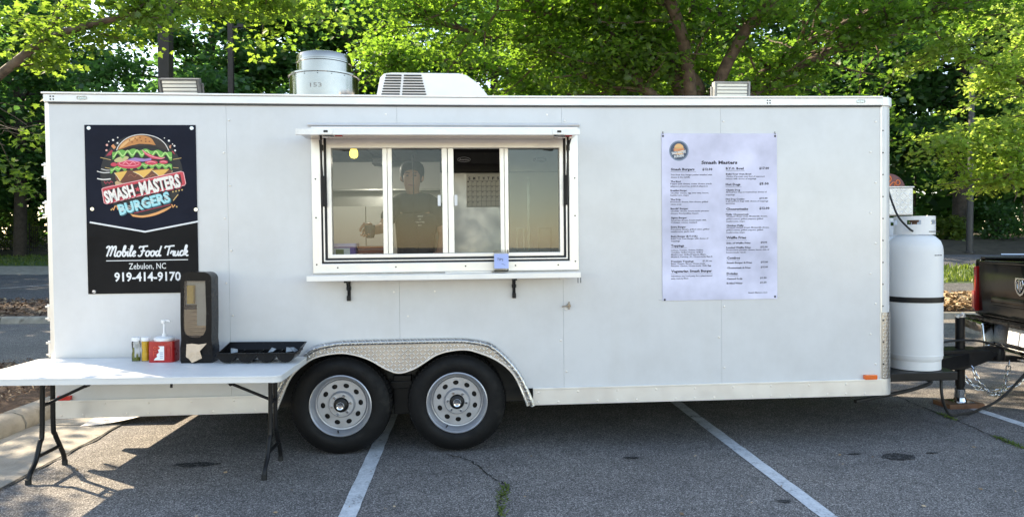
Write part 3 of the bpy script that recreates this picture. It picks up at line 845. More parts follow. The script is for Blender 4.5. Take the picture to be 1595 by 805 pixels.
# awning flap
aw = MB().box(1.79, 3.733, -.33, -.03, 2.290, 2.309).build('awning', M['soffit'], tr, bevel=.003)
MB().box(1.786, 3.737, -.345, -.3305, 2.270, 2.313).build('front_lip', M['trim'], aw, bevel=.003)
MB().box(1.79, 3.733, -.33, -.0285, 2.3095, 2.318).build('top_skin', M['panel'], aw)
MB().tube([(1.80, -.018, 2.395), (3.79, -.018, 2.395)], .011, 8).build('hinge', M['alu'], aw)
for x in (1.99, 3.59):
    MB().plate(rrect(x - .045, x + .045, 2.274, 2.312, .008), (), -.352, -.3455).build('latch_plate', M['trim'], aw)
    MB().box(x - .014, x + .014, -.3545, -.3525, 2.286, 2.300).build('latch_hole', M['black'], aw)
    k = MB(); k.box(x - .03, x + .04, -.30, -.25, 2.264, 2.293); k.tube([(x - .03, -.30, 2.264), (x + .05, -.30, 2.260)], .008, 8); k.build('latch', M['chrome'], aw)
    MB().box(x + .05, x + .10, -.29, -.26, 2.269, 2.293).build('red_tab', M['red_lens'], aw)
for x, dx in ((1.915, -.02), (3.680, .02)):
    st = MB().tube([(x, -.045, 1.80), (x + dx * .4, -.055, 2.02)], .013, 10).build('gas_strut', M['black'], aw, smooth=40)
    MB().tube([(x + dx * .4, -.055, 2.02), (x + dx, -.075, 2.274)], .006, 8).build('strut_rod', M['black'], st)
for x in (1.90, 3.70):
    a = MB(); a.tube([(x, -.04, 2.214), (x + .01, -.10, 2.279)], .006, 6); a.box(x - .012, x + .012, -.05, -.03, 2.204, 2.244)
    a.build('hinge_arm', M['greypost'], aw)
# shelf
sh = MB().box(1.815, 3.757, -.205, -.029, 1.294, 1.306).build('shelf', M['alu'], tr, bevel=.003)
MB().box(1.815, 3.757, -.214, -.2055, 1.266, 1.306).build('shelf_lip', M['trim'], sh, bevel=.003)
MB().box(2.78, 3.12, -.10, -.05, 1.3065, 1.316).build('shelf_track', M['alu'], sh, bevel=.002)
for x in (2.075, 3.288):
    b = MB(); b.box(x - .012, x + .012, -.012, -.001, 1.11, 1.265); b.box(x - .012, x + .012, -.16, -.001, 1.25, 1.265)
    b.tube([(x, -.012, 1.15), (x, -.09, 1.25)], .008, 6); b.box(x - .016, x + .016, -.03, -.001, 1.19, 1.215); b.box(x - .014, x + .014, -.03, -.01, 1.112, 1.15)
    b.build('shelf_bracket', M['black'], sh, bevel=.002)
lt = MB(); lt.box(3.745, 3.75, -.15, -.145, 1.225, 1.266); lt.box(3.765, 3.77, -.15, -.145, 1.225, 1.266); lt.build('shelf_pin', M['greypost'], sh)
ltc = MB(); ltc.lathe([(.0001, -.03), (.012, -.03), (.014, -.012), (.018, -.001)], (3.70, 0, 1.047), 'y', 12, False); ltc.tube([(3.645, -.026, 1.043), (3.70, -.028, 1.046)], .005, 6); ltc.tube([(3.70, -.02, 1.02), (3.70, -.02, 1.078)], .006, 6)
ltc.build('latch_bolt', M['steel'], tr, smooth=40)

# roof fittings
def floodlight(x, y, label, tilt):
    f = MB().box(-.148, .148, -.02, .03, 0, .135).build('floodlight', mats_fl, tr, bevel=.005, loc=(x, y, 2.665))
    f.rotation_euler = (tilt, 0, 0)
    tag(f, label)
    for k in range(4): MB().box(-.125, .125, -.026, -.0205, .018 + k * .027, .038 + k * .027).build('reflector_row', M['ledglass'], f, bevel=.004)
    MB().ring(-.148, .148, 0.0, .135, (.014, .014, .010, .012), -.034, -.0205).build('bezel', mats_fl, f, bevel=.003)
    b = MB(); b.tube([(-.158, .01, .10), (-.158, .01, -.05), (.158, .01, -.05), (.158, .01, .10)], .008, 6); b.build('bracket', mats_fl, f)
M['ledglass'] = mat('frosted_reflector', (0.55, 0.55, 0.50), 0.35, 0.2, 0.05, 10)
mats_fl = mat('floodlight_grey', (0.10, 0.10, 0.098), 0.5, 0.2, 0.1, 10)
floodlight(.79, .33, 'grey floodlight above the black banner', radians(18))
mats_fl = mat('floodlight_silver', (0.26, 0.265, 0.26), 0.5, 0.2, 0.1, 10)
floodlight(5.09, .33, 'silver floodlight above the menu sign', radians(4))
VX, VY = 1.695, 1.2
ve = MB().lathe([(.30, 0.02), (.30, .375), (.312, .38), (.312, .393), (.295, .397), (.24, .40)], (VX, VY, 2.63), 'z', 48, False).build('exhaust_fan', M['steel'], tr, smooth=35)
MB().lathe([(.238, .398), (.238, .495), (.245, .50), (.245, .512), (.238, .517), (.238, .55), (.232, .572), (.20, .585), (0, .592)], (VX, VY, 2.63), 'z', 48, False).build('fan_cap', M['steel'], ve, smooth=35)
sr = MB()
for k in range(16):
    a = 2 * pi * k / 16; sr.lathe([(.004, 0), (.004, .006), (0, .007)], (VX + .302 * cos(a), VY + .302 * sin(a), 2.99), 'z', 6, False)
tag(sr.build('fan_rivets', M['greypost'], ve), kind='stuff')
MB().tube([(VX - .3005, VY - .02, 2.66), (VX - .3005, VY - .02, 3.0)], .004, 6).build('drum_seam', M['greypost'], ve)
dt = MB()
put_text(dt, '153', -.055, .045, 2.875, .035, 0, frame=lambda x, y, z: (VX + .302 * sin(x / .302 - .04), VY - .302 * cos(x / .302 - .04), z))
dt.build('drum_marking', flat('faded_marker', (.22, .21, .20)), ve)
ac_prof = [(2.19, 2.63), (2.215, 2.77), (2.245, 2.91), (2.28, 2.942), (2.34, 2.950), (2.90, 2.948), (2.965, 2.932), (3.06, 2.865), (3.135, 2.77), (3.18, 2.63)]
acp = MB().plate(ac_prof, (), .70, 1.35).build('air_conditioner', M['acplastic'], tr, bevel=.02, smooth=35, seg=3)
sl = MB()
for k in range(8):
    z = 2.765 + k * .0222; off = .010 * k
    for a, b in ((2.255 + off * .55, 2.405 + off * .25), (2.425 + off * .25, 2.625 - off * .55)):
        MB().box(a, b, .692, .7005, z, z + .010).build('louvre_slot', M['gasket'], acp)
MB().lathe([(.055, 0), (.055, .03), (.045, .055), (.02, .07), (0, .073)], (1.20, .5, 2.635), 'z', 20, False).build('roof_vent_cap', M['alu'], tr, smooth=40)

# ---- interior fittings of the trailer (walls and built-in units are its parts)
M['frp'] = mat('white_wall_board', (0.62, 0.62, 0.60), 0.45, 0, 0.05, 3)
M['hoodss'] = mat('grey_stainless', (0.45, 0.45, 0.44), 0.35, 0.7, 0.1, 4)
MB().box(.05, 6.19, TD - .06, TD - .031, .43, 2.50).build('inner_wall', M['frp'], tr)
ho = MB().box(1.55, 2.72, 1.05, 2.375, 2.405, 2.495).build('range_hood', M['chassis'], tr)
for k in range(5): MB().box(1.62 + k * .22, 1.82 + k * .22, 1.2, 2.2, 2.398, 2.4045).build('grease_filter', M['chassis'], ho, bevel=.003)
MB().box(2.02, 2.17, 1.9, 2.1, 2.33, 2.397).build('hood_fitting', M['black'], ho, bevel=.005)
MB().box(1.2, 2.9, 2.10, 2.375, 2.08, 2.10).build('wall_shelf', M['hoodss'], tr, bevel=.003)
MB().box(1.2, 2.9, 2.34, 2.376, 1.92, 2.08).build('steel_splash', M['hoodss'], tr)
for a, b in ((1.35, 1.94), (1.946, 2.45)): MB().box(a, b, 1.95, 2.37, .9, 1.91).build('cupboard', M['frp'], tr, bevel=.004)
MB().box(1.7, 3.8, .08, .45, 1.37, 1.40).build('inner_counter', M['wood'], tr, bevel=.004)
fg = MB().box(2.72, 3.32, 1.10, 1.80, .44, 2.16).build('fridge', M['hoodss'], tr, bevel=.008)
MB().box(2.72, 3.32, 1.08, 1.80, 2.162, 2.44).build('fridge_top', M['black'], fg, bevel=.006)
MB().box(2.86, 3.28, 1.074, 1.0795, 2.235, 2.335).build('grille', M['chassis'], fg)
wu = MB().box(3.34, 4.05, 1.10, 1.80, .44, 2.16).build('white_fridge', M['frp'], tr, bevel=.008)
MB().box(3.34, 4.05, 1.08, 1.80, 2.162, 2.44).build('fridge_top', M['hoodss'], wu, bevel=.006)
MB().box(3.50, 3.525, 1.095, 1.0995, .5, 2.1).build('door_seam', M['hoodss'], wu)
for a, b in ((3.40, 3.475), (3.60, 3.72)): MB().ring(a, b, 1.30, 1.66, .012, 1.092, 1.0995).build('recessed_panel', M['hoodss'], wu)
for x, par in ((2.935, fg), (3.62, wu)):
    bd = MB().plate(ellipse(x, 2.272, .062, .026, 28), (), 1.068, 1.0735 if par is fg else 1.0795).build('oval_badge', M['black'], par)
    q = MB(); q.plate(ellipse(x, 2.272, .058, .022, 28), [ellipse(x, 2.272, .055, .0195, 28)], 1.0672, 1.0679); put_text(q, 'Avantco', x - .042, x + .042, 2.264, .018, 1.0670, .01)
    q.build('badge_lettering', M['white'], bd)
# lit bulb under the hood
M['bulb'] = bpy.data.materials.new('lit_bulb'); M['bulb'].use_nodes = True
nt_ = M['bulb'].node_tree; nt_.nodes.clear()
em = nt_.nodes.new('ShaderNodeEmission'); em.inputs[0].default_value = (1.0, 0.72, 0.10, 1); em.inputs[1].default_value = 1.6
nt_.links.new(em.outputs[0], nt_.nodes.new('ShaderNodeOutputMaterial').inputs[0])
bl = MB().lathe([(0, -.055), (.024, -.05), (.037, -.03), (.037, .0), (.026, .03), (.017, .045)], (1.945, 1.2, 2.355), 'z', 20, False).build('light_bulb', M['bulb'], ho, smooth=60)
lamp = bpy.data.lights.new('hood_lamp', 'POINT'); lamp.energy = 6.0; lamp.color = (1, .93, .80); lamp.shadow_soft_size = .05
lo = bpy.data.objects.new('hood_lamp', lamp); COL.objects.link(lo); lo.parent = tr; lo.location = (1.945, 1.12, 2.27)
# hanging black cord
MB().tube(smooth_path([(2.53, .30, 2.22), (2.535, .30, 1.95), (2.53, .30, 1.78), (2.55, .30, 1.65), (2.57, .30, 1.55), (2.565, .30, 1.41)], 5), .004, 6).build('hanging_cord', M['black'], tr)

# tongue, jack, hitch
def bar(mb, a, b, w, h):
    a, b = Vector(a), Vector(b); d = (b - a).normalized(); s = Vector((-d.y, d.x, 0)).normalized() * w / 2; u = Vector((0, 0, h / 2))
    mb.hexa([a - s - u, b - s - u, b + s - u, a + s - u], [a - s + u, b - s + u, b + s + u, a + s + u])
TC = 1.17
tg = MB(); bar(tg, (6.2, .42, .335), (7.75, TC - .06, .375), .075, .12); bar(tg, (6.2, TD - .52, .335), (7.75, TC + .06, .375), .075, .12)
tg = tg.build('tongue', M['black'], tr, bevel=.006)
gp = MB(); gp.plate([(7.00, .455), (7.62, .465), (7.90, .46), (7.98, .42), (7.9, .36), (7.72, .30), (7.62, .275), (7.00, .29)], (), TC - .13, TC + .13); gp.build('tongue_plate', M['black'], tg, bevel=.008)
MB().hexa([(6.24, .26, .35), (6.98, .26, .35), (7.2, 1.9, .35), (6.24, 2.1, .35)], [(6.24, .26, .42), (6.98, .26, .42), (7.2, 1.9, .42), (6.24, 2.1, .42)]).build('tank_shelf', M['black'], tg, bevel=.006)
bw = MB().box(6.278, 6.33, .24, 2.1, .32, .95).build('nose_guard', M['black'], tg)
cp = MB(); cp.lathe([(.055, -.08), (.058, .0), (.05, .05), (.025, .08), (0, .085)], (8.08, TC, .42), 'z', 20, False); bar(cp, (7.8, TC, .42), (8.08, TC, .44), .09, .08); cp.build('coupler', M['black'], tg, smooth=35)
pt = MB(); put_text(pt, 'E-54514', 7.03, 7.24, .365, .048, TC - .1315, .01); 
pt.build('tongue_lettering', flat('yellow_print', (.55, .5, .08)), tg)
jk = MB().tube([(7.69, TC, .10), (7.69, TC, .765)], .042, 16).build('tongue_jack', M['black'], tg, smooth=40)
j2 = MB(); j2.tube([(7.69, TC, .765), (7.69, TC, .785)], .046, 16); j2.tube([(7.69, TC - .02, .785), (7.62, TC - .1, .79), (7.50, TC - .22, .795)], .014, 8); j2.lathe([(0, -.02), (.02, -.01), (.02, .01), (0, .02)], (7.70, TC - .02, .79), 'z', 10, False); j2.build('jack_handle', M['alu'], jk, smooth=40)
j3 = MB(); j3.hexa([(7.60, TC - .09, -.052), (7.78, TC - .09, -.052), (7.78, TC + .09, -.052), (7.60, TC + .09, -.052)], [(7.60, TC - .09, -.044), (7.78, TC - .09, -.044), (7.78, TC + .09, -.044), (7.60, TC + .09, -.044)]); j3.lathe([(.06, -.044), (.05, -.01), (.045, .07)], (7.69, TC, 0), 'z', 14, False); j3.build('jack_foot', M['chrome'], jk)
MB().tube([(7.69, TC, .0), (7.69, TC, .11)], .034, 14).build('jack_leg', M['black'], jk)
def chain(path, parent, size=.033):
    P = smooth_path(path, 14); L = [0]
    for a, b in zip(P, P[1:]): L.append(L[-1] + (b - a).length)
    nl = int(L[-1] / (size * 1.45)); base = None
    for k in range(nl):
        s = (k + .5) / nl * L[-1]; i = max(j for j in range(len(L)) if L[j] <= s); i = min(i, len(P) - 2)
        t = (s - L[i]) / max(1e-6, L[i + 1] - L[i]); p = P[i].lerp(P[i + 1], t); d = (P[i + 1] - P[i]).normalized()
        if base is None:
            pts = [(size * .62 * cos(2 * pi * j / 14) * (1.0) + (size * .38 if cos(2 * pi * j / 14) > 0 else -size * .38), size * .55 * sin(2 * pi * j / 14), 0) for j in range(14)]
            o = MB().tube(pts, size * .16, 6, closed=True).build('chain_link', M['chrome'], parent, smooth=60); base = o
        else:
            o = base.copy(); COL.objects.link(o); o.parent = parent
        q = d.to_track_quat('X', 'Z') @ Euler(((pi / 2 if k % 2 else 0) + .35, 0, 0)).to_quaternion()
        o.location = p; o.rotation_euler = q.to_euler()
ch1 = MB().tube([(7.71, TC - .125, .31), (7.71, TC - .155, .285)], .012, 8).build('safety_chain', M['chrome'], tr)
chain([(7.71, TC - .15, .28), (7.76, TC - .18, .15), (7.90, TC - .17, .04), (8.06, TC - .1, .10), (8.17, TC - .03, .33)], ch1)
ch2 = MB().tube([(7.71, TC + .125, .31), (7.71, TC + .155, .285)], .012, 8).build('safety_chain', M['chrome'], tr)
chain([(7.72, TC + .08, .28), (7.80, TC - .02, .11), (8.0, TC - .05, .05), (8.2, TC - .12, .15), (8.36, TC - .12, .46)], ch2)
cb = MB()
cb.tube(smooth_path([(6.90, .35, .35), (6.90, .33, .18), (7.05, .45, .02), (7.35, .7, -.05), (7.65, .9, -.075), (8.0, .98, .05), (8.45, 1.0, .50)], 8), .012, 8)
cb.build('power_cable', M['gasket'], tg, smooth=60)
cb = MB(); cb.tube(smooth_path([(6.24, .5, .14), (6.8, .7, .165), (7.1, .85, .18), (7.2, .9, .21), (7.05, .9, .25), (6.8, .9, .26)], 6), .017, 8); cb.build('hose', M['gasket'], tg, smooth=60)
cb = MB(); cb.tube(smooth_path([(7.0, .7, .36), (7.25, .8, .26), (7.45, 1.0, .22), (7.65, TC, .25)], 6), .009, 6); cb.tube(smooth_path([(7.2, TC - .1, .46), (7.45, TC - .1, .54), (7.8, TC - .1, .545), (8.2, TC - .05, .43)], 6), .010, 6); cb.build('brake_wire', M['gasket'], tg)

# ------------------------------------------------------------------ propane tanks on the tongue
def propane(x, y, z, label, rz):
    t = in_trailer('propane_tank', x, y, z, rz); tag(t, label, 'gas tank', 'propane tanks on the trailer tongue')
    r = .213
    MB().lathe([(r - .012, .075), (r - .002, .095), (r, .12), (r, .98), (r - .004, 1.03), (r - .02, 1.075), (r - .06, 1.115), (r - .12, 1.145), (.03, 1.155), (0, 1.155)], (0, 0, 0), 'z', 56, False).build('shell', M['tank'], t, smooth=40)
    MB().lathe([(r - .014, .0), (r - .014, .085)], (0, 0, 0), 'z', 48, False).build('foot_ring', M['tank'], t, smooth=40)
    MB().lathe([(r - .0015, .110), (r + .0012, .116), (r + .0012, .126), (r - .0015, .132)], (0, 0, 0), 'z', 48, False).build('weld_bead', M['tank'], t, smooth=60)
    # collar with slots
    R = .15
    cc = MB(); lv = [1.13, 1.215, 1.252, 1.285]; NA = 56
    def slot(i): c = (-2.7 + 5.4 * (i + .5) / NA); return any(abs(c - q) < .34 for q in (-1.9, -.62, .62, 1.9))
    for i in range(NA):
        t0, t1 = -2.7 + 5.4 * i / NA, -2.7 + 5.4 * (i + 1) / NA
        for k in range(3):
            if k == 1 and slot(i): continue
            q = lambda t, rr, z: (rr * sin(t), -rr * cos(t), z)
            cc.hexa([q(t0, R + .006, lv[k]), q(t1, R + .006, lv[k]), q(t1, R, lv[k]), q(t0, R, lv[k])], [q(t0, R + .006, lv[k + 1]), q(t1, R + .006, lv[k + 1]), q(t1, R, lv[k + 1]), q(t0, R, lv[k + 1])])
    cc.build('collar', M['tank'], t, smooth=40)
    MB().box(.02, .115, -R - .0075, -R - .0062, 1.152, 1.158).build('collar_slot', M['black'], t)
    v = MB(); v.lathe([(.03, 1.15), (.03, 1.19), (.02, 1.2), (.02, 1.235), (.035, 1.24), (.035, 1.255), (0, 1.258)], (0, 0, 0), 'z', 14, False); v.build('valve', M['wood'], t)
    s = MB().lathe([(r + .001, .565), (r + .005, .565), (r + .005, .61), (r + .001, .61)], (0, 0, 0), 'z', 56, False).build('strap', M['black'], t, smooth=30)
    return t
pa = propane(6.757, .485, .425, 'white upright propane tank nearest the trailer corner, with whole body showing', 0)
stp = MB()
for k, (a, b) in enumerate(((.03, .05), (.055, .075), (.08, .12))):
    stp.plate([(a, 1.0 - .045), (b, 1.0 - .047), (b, 1.0 - .038), (a, 1.0 - .04)], (), 0, .001, frame=lambda px, py, pz: ((.2135 + py) * sin(px / .2135), -(.2135 + py) * cos(px / .2135), pz))
stp.build('stamped_marks', M['greypost'], pa)
pb = propane(6.82, .97, .425, 'second white propane tank, mostly hidden behind the first', .6)
hz = MB(); hz.tube(smooth_path([(6.53, .50, 1.95), (6.52, .42, 1.82), (6.535, .36, 1.70), (6.60, .33, 1.61), (6.68, .38, 1.58)], 6), .008, 8); hz.build('gas_hose', M['gasket'], tg, smooth=60)
db = in_trailer('utility_box', 7.225, 1.46, .415); tag(db, 'bright diamond plate box behind the propane tanks', 'box')
MB().box(-.24, .185, 0, .30, 1.345, 1.615).build('box_body', M['plate_white'], db, bevel=.006)
MB().box(-.25, .195, -.01, .31, 1.616, 1.63).build('lid', M['plate_white'], db, bevel=.004)
MB().box(-.06, 0.0, .12, .18, 0, 1.344).build('post', M['black'], db)
ds = in_trailer('round_sign', 7.37, 1.80, .415); tag(ds, 'dark red round disc with orange scrollwork above the diamond plate box', 'sign')
MB().lathe([(0, -.012), (.185, -.012), (.19, -.006), (.19, .006), (.185, .012), (0, .012)], (0, 0, 1.60), 'y', 40, False).build('disc', flat('brick_red', (.15, .06, .06)), ds, smooth=30)
q = MB()
for a0 in range(0, 360, 45):
    a = radians(a0); c0 = (.135 * cos(a), .135 * sin(a))
    q.tube([(c0[0] + .028 * cos(t) * .8, -.014, 1.60 + c0[1] + .028 * sin(t)) for t in [2 * pi * j / 10 for j in range(10)]], .005, 5, closed=True)
    q.tube([((.085 + .03 * sin(6 * t)) * cos(a + t), -.014, 1.60 + (.085 + .03 * sin(6 * t)) * sin(a + t)) for t in [.785 * j / 6 for j in range(7)]], .005, 5)
q.build('scrollwork', flat('orange_print', (.75, .20, .05)), ds)
MB().tube([(0, .03, 0), (0, .03, 1.6)], .015, 8).build('stake', M['black'], ds)
wbk = in_trailer('wood_block', 7.69, TC, -.097); tag(wbk, 'short brown timber block under the tongue jack', 'wood block')
ww = MB().box(-.19, .16, -.12, .12, 0.0, .043).build('plank', M['wood'], wbk, bevel=.004)

# ------------------------------------------------------------------ black burger banner
BX0, BX1, BZ0, BZ1 = .240, 1.006, 1.190, 2.392
ban = in_trailer('banner', 0, 0, 0)
tag(ban, 'black vinyl banner with a burger emblem and white phone number', 'banner')
def vinyl(name, col, rough, sc_, st_=.35):
    m, nt, b = new_mat(name); n = N(nt)
    nt.links.new(n.ramp(n.noise(3, 4), [(.3, tuple(c * .8 for c in col)), (.7, tuple(c * 1.2 for c in col))]), b.inputs['Base Color'])
    b.inputs['Roughness'].default_value = rough
    b.inputs['Specular IOR Level'].default_value = .07
    n.bump(n.noise(sc_, 3, .5, None, .6), st_, .03, b)
    return m
M['vinyl'] = vinyl('navy_vinyl', (.014, .016, .027), .42, 3.5)
M['vinyl2'] = vinyl('charcoal_vinyl', (.014, .0135, .014), .42, 3.5)
MB().box(BX0, BX1, -.006, -.002, BZ0, BZ1).build('banner_sheet', M['vinyl'], ban)
def bx(px): return .245 + (px - 133) * .00443
def bz(py): return 2.392 - (py - 195) * .004588
def B(u, v): return (bx(125 + u / 5.195), bz(190 + v / 5.195))
def BL(pts): return [B(u, v) for u, v in pts]
PC = {}
def pr(name, col):
    if name not in PC: PC[name] = flat(name, col, .45)
    return PC[name]
def layer(name, m, y, polys, lines=(), wdt=.004):
    mb = MB()
    for p in polys:
        if p and isinstance(p[0], list): mb.plate(p[0], p[1:], y, y)
        else: mb.plate(p, (), y, y)
    for l in lines:
        w = wdt
        if isinstance(l, tuple) and isinstance(l[0], list): l, w = l
        mb.tube([(x, y, z) for x, z in l], w / 2, 6, flat=.06)
    return mb.build(name, m, ban)
def sm2(pts, k=5): return [(p.x, p.z) for p in smooth_path([(x, 0, z) for x, z in pts], k)]
MB().plate([(BX0 + .001, BZ0 + .001), (BX1 - .001, BZ0 + .001), (BX1 - .001, bz(346)), (bx(222), bz(361)), (BX0 + .001, bz(346))], (), -.0066, -.0066).build('lower_field', M['vinyl2'], ban)
Y = -.0066
def yl(k): return -.0066 - .0006 * k
C = B(490, 430)
layer('emblem_disc', pr('disc_black', (.010, .009, .010)), yl(0), [ellipse(C[0], C[1], .335 / 5.195 * 4.43, .335 / 5.195 * 4.55, 48)])
layer('burger_base', pr('tan', (.62, .42, .22)), yl(1), [BL([(272, 485), (300, 470), (700, 380), (745, 400), (700, 430), (300, 522), (275, 510)])])
layer('patty', pr('patty_brown', (.15, .045, .022)), yl(2), [BL([(275, 415), (330, 395), (690, 375), (735, 395), (720, 440), (560, 478), (330, 495), (280, 470)])],)
layer('patty_marks', pr('patty_light', (.34, .12, .06)), yl(3), [], [(sm2(BL([(380 + 60 * k, 440), (400 + 60 * k, 425), (430 + 60 * k, 445), (445 + 60 * k, 430)])), .004) for k in range(5)])
layer('cheese_slice', pr('cheese_yellow', (.80, .47, .10)), yl(3.6), [BL([(270, 412), (375, 395), (345, 440), (315, 480), (295, 445)]), BL([(420, 402), (590, 375), (545, 420), (505, 452), (470, 425)]), BL([(575, 392), (715, 382), (680, 415), (645, 452), (610, 420)])])
layer('cheese_edge', pr('cream', (.82, .72, .48)), yl(4), [], [(BL([(270, 412), (295, 445), (315, 480)]), .0035), (BL([(420, 402), (470, 425), (505, 452)]), .0035), (BL([(575, 392), (610, 420), (645, 452)]), .0035)])
def wavy(u0, u1, v0, v1, amp, per, th, ph=0):
    top, bot = [], []
    for i in range(61):
        t = i / 60; u = u0 + (u1 - u0) * t; v = v0 + (v1 - v0) * t - 22 * sin(pi * t)
        top.append(B(u, v - th / 2 + amp * .35 * sin(per * t + ph))); bot.append(B(u, v + th / 2 + amp * sin(per * t * 1.3 + ph + .7)))
    return top + bot[::-1]
layer('lettuce', pr('lettuce_green', (.16, .42, .07)), yl(4.6), [wavy(238, 738, 390, 362, 13, 44, 34)])
layer('lettuce_highlight', pr('lettuce_light', (.50, .72, .25)), yl(5.2), [], [([B(240 + 490 * i / 60, 388 - 28 * i / 60 - 22 * sin(pi * i / 60) + 8 * sin(57 * i / 60)) for i in range(61)], .006)])
layer('tomato', pr('tomato_red', (.62, .05, .09)), yl(5.6), [ellipse(*B(392, 342), .085, .032, 28), ellipse(*B(570, 330), .045, .017, 20), ellipse(*B(670, 326), .030, .014, 18), ellipse(*B(268, 345), .022, .014, 16)])
layer('tomato_flesh', pr('tomato_pink', (.88, .30, .36)), yl(6.2), [], [(ellipse(*B(392, 336), .070, .018, 20), .005), (sm2(BL([(340, 340), (365, 325), (392, 345), (420, 325), (445, 338)])), .006), (sm2(BL([(535, 330), (570, 322), (605, 330)])), .006), (sm2(BL([(645, 326), (670, 320), (695, 328)])), .006)])
layer('onion', pr('onion_purple', (.36, .22, .48)), yl(6.2), [BL([(375, 305), (440, 290), (520, 300), (575, 290), (570, 312), (500, 322), (420, 318)])])
layer('pickle', pr('pickle_tan', (.55, .50, .22)), yl(6.6), [ellipse(*B(330, 302), .052, .018, 20, .25)])
layer('upper_lettuce', pr('lettuce_green', (0, 0, 0)), yl(7), [wavy(258, 740, 262, 275, 22, 30, 44, .5)])
layer('upper_lettuce_highlight', pr('lettuce_light', (0, 0, 0)), yl(7.6), [], [([B(262 + 475 * i / 70, 264 + 12 * i / 70 - 20 * sin(pi * i / 70) + 20 * sin(39 * i / 70 + 1.2)) for i in range(71)], .008)])
layer('tomato_slice', pr('tomato_red', (0, 0, 0)), yl(8), [BL([(500, 228), (530, 245), (590, 275), (660, 290), (685, 285), (650, 305), (580, 300), (520, 265)])])
layer('tomato_rim', pr('tomato_pink', (0, 0, 0)), yl(8.6), [], [(sm2(BL([(500, 228), (540, 262), (590, 284), (650, 298), (683, 287)])), .006)])
bun_o = [(295, 232), (318, 185), (365, 142), (425, 115), (490, 106), (560, 112), (630, 135), (685, 180), (712, 232)]
bun = sm2(BL(bun_o))
layer('top_bun_shade', pr('bun_dark', (.030, .016, .012)), yl(7.4), [bun + BL([(660, 215), (560, 195), (420, 205), (340, 225)])])
layer('top_bun', pr('bun_orange', (.56, .23, .06)), yl(8.0), [sm2(BL([(302, 228), (325, 185), (370, 145), (430, 119), (490, 111), (540, 118), (580, 140), (610, 190)])) + BL([(560, 182), (480, 178), (400, 195), (345, 215)])])
layer('bun_glow', pr('bun_light', (.78, .45, .18)), yl(8.6), [sm2(BL([(312, 222), (335, 185), (378, 152), (430, 128), (480, 120)])) + BL([(440, 140), (390, 165), (350, 200)])])
layer('sesame', pr('sesame_dark', (.25, .08, .02)), yl(9.2), [ellipse(*B(u, v), .006, .005, 10) for u, v in ((400, 150), (445, 135), (485, 130), (530, 140), (420, 165), (495, 155), (530, 160), (460, 150), (560, 160))])
layer('bun_outline', pr('outline_white', (.85, .80, .74)), yl(9.2), [], [(sm2(BL([(295, 232), (300, 215), (318, 185), (365, 142), (425, 115), (490, 104), (560, 110), (630, 133), (685, 178), (716, 235)])), .005)])
layer('speed_lines', pr('outline_white', (0, 0, 0)), yl(2), [], [(sm2(BL([(130, 398), (180, 410), (232, 408)])), .006), (sm2(BL([(130, 457), (180, 465), (240, 460)])), .008), (sm2(BL([(165, 380), (205, 390), (232, 390)])), .004)])
layer('gold_lines', pr('gold', (.62, .42, .15)), yl(2), [], [(BL([(160, 288), (245, 308)]), .004), (BL([(745, 305), (815, 293)]), .004), (BL([(195, 368), (235, 376)]), .004), (BL([(745, 370), (790, 374)]), .004)])
layer('sparks', pr('outline_white', (0, 0, 0)), yl(2), [ellipse(*B(u, v), r / 5195 * 4.4, r / 5195 * 4.4, 12) for u, v, r in ((265, 148, 9), (230, 160, 5), (300, 172, 8), (303, 128, 6), (716, 153, 9), (680, 132, 5), (760, 195, 8), (745, 180, 5), (765, 232, 8))])
layer('pink_sparks', pr('spark_pink', (.80, .42, .35)), yl(2), [ellipse(*B(u, v), r / 5195 * 4.4, r / 5195 * 4.4, 12) for u, v, r in ((215, 188, 10), (210, 230, 9), (725, 200, 8))])
layer('fries', pr('fry_orange', (.72, .30, .12)), yl(2), [BL([(248, 195), (265, 180), (288, 205), (270, 222)]), BL([(722, 190), (735, 188), (730, 215), (718, 212)])])
layer('red_splashes', pr('splash_red', (.40, .03, .06)), yl(2), [BL([(228, 248), (250, 225), (262, 235), (245, 270), (205, 275)]), BL([(735, 240), (750, 235), (765, 268)]), BL([(185, 525), (262, 505), (262, 515), (190, 535)])], [(BL([(185, 480), (200, 500), (212, 482), (228, 498), (240, 478), (255, 490)]), .007)])
layer('swoosh', pr('swoosh_orange', (.78, .36, .12)), yl(2), [sm2(BL([(388, 742), (480, 757), (580, 738), (660, 708), (722, 680)])) + sm2(BL([(725, 690), (680, 720), (590, 756), (490, 773), (410, 764)]))], [(BL([(245, 695), (255, 712), (268, 680), (285, 680), (292, 708)]), .009), (BL([(728, 668), (738, 692), (755, 672)]), .009)])
layer('swoosh_dots', pr('gold', (0, 0, 0)), yl(2), [ellipse(*B(u, v), .006, .006, 8) for u, v in ((740, 566), (765, 561), (790, 556), (815, 551), (238, 708), (768, 688))], [(BL([(740, 638), (782, 588)]), .006)])
rib = [(168, 542), (180, 534), (812, 402), (832, 410), (848, 500), (838, 514), (205, 662), (185, 655)]
layer('ribbon', pr('ribbon_red', (.58, .05, .07)), yl(9.8), [BL(rib)])
layer('ribbon_line', pr('ribbon_pink', (.85, .45, .45)), yl(10.4), [], [(BL(rib + rib[:1]), .005)])
layer('ribbon_inner', pr('disc_black', (0, 0, 0)), yl(10.4), [BL([(188, 556), (805, 424), (820, 505), (205, 640)])])
ang = atan2(-(bz(190 + 640 / 5.195) - bz(190 + 505 / 5.195)), bx(820) - bx(205)) * 5.195
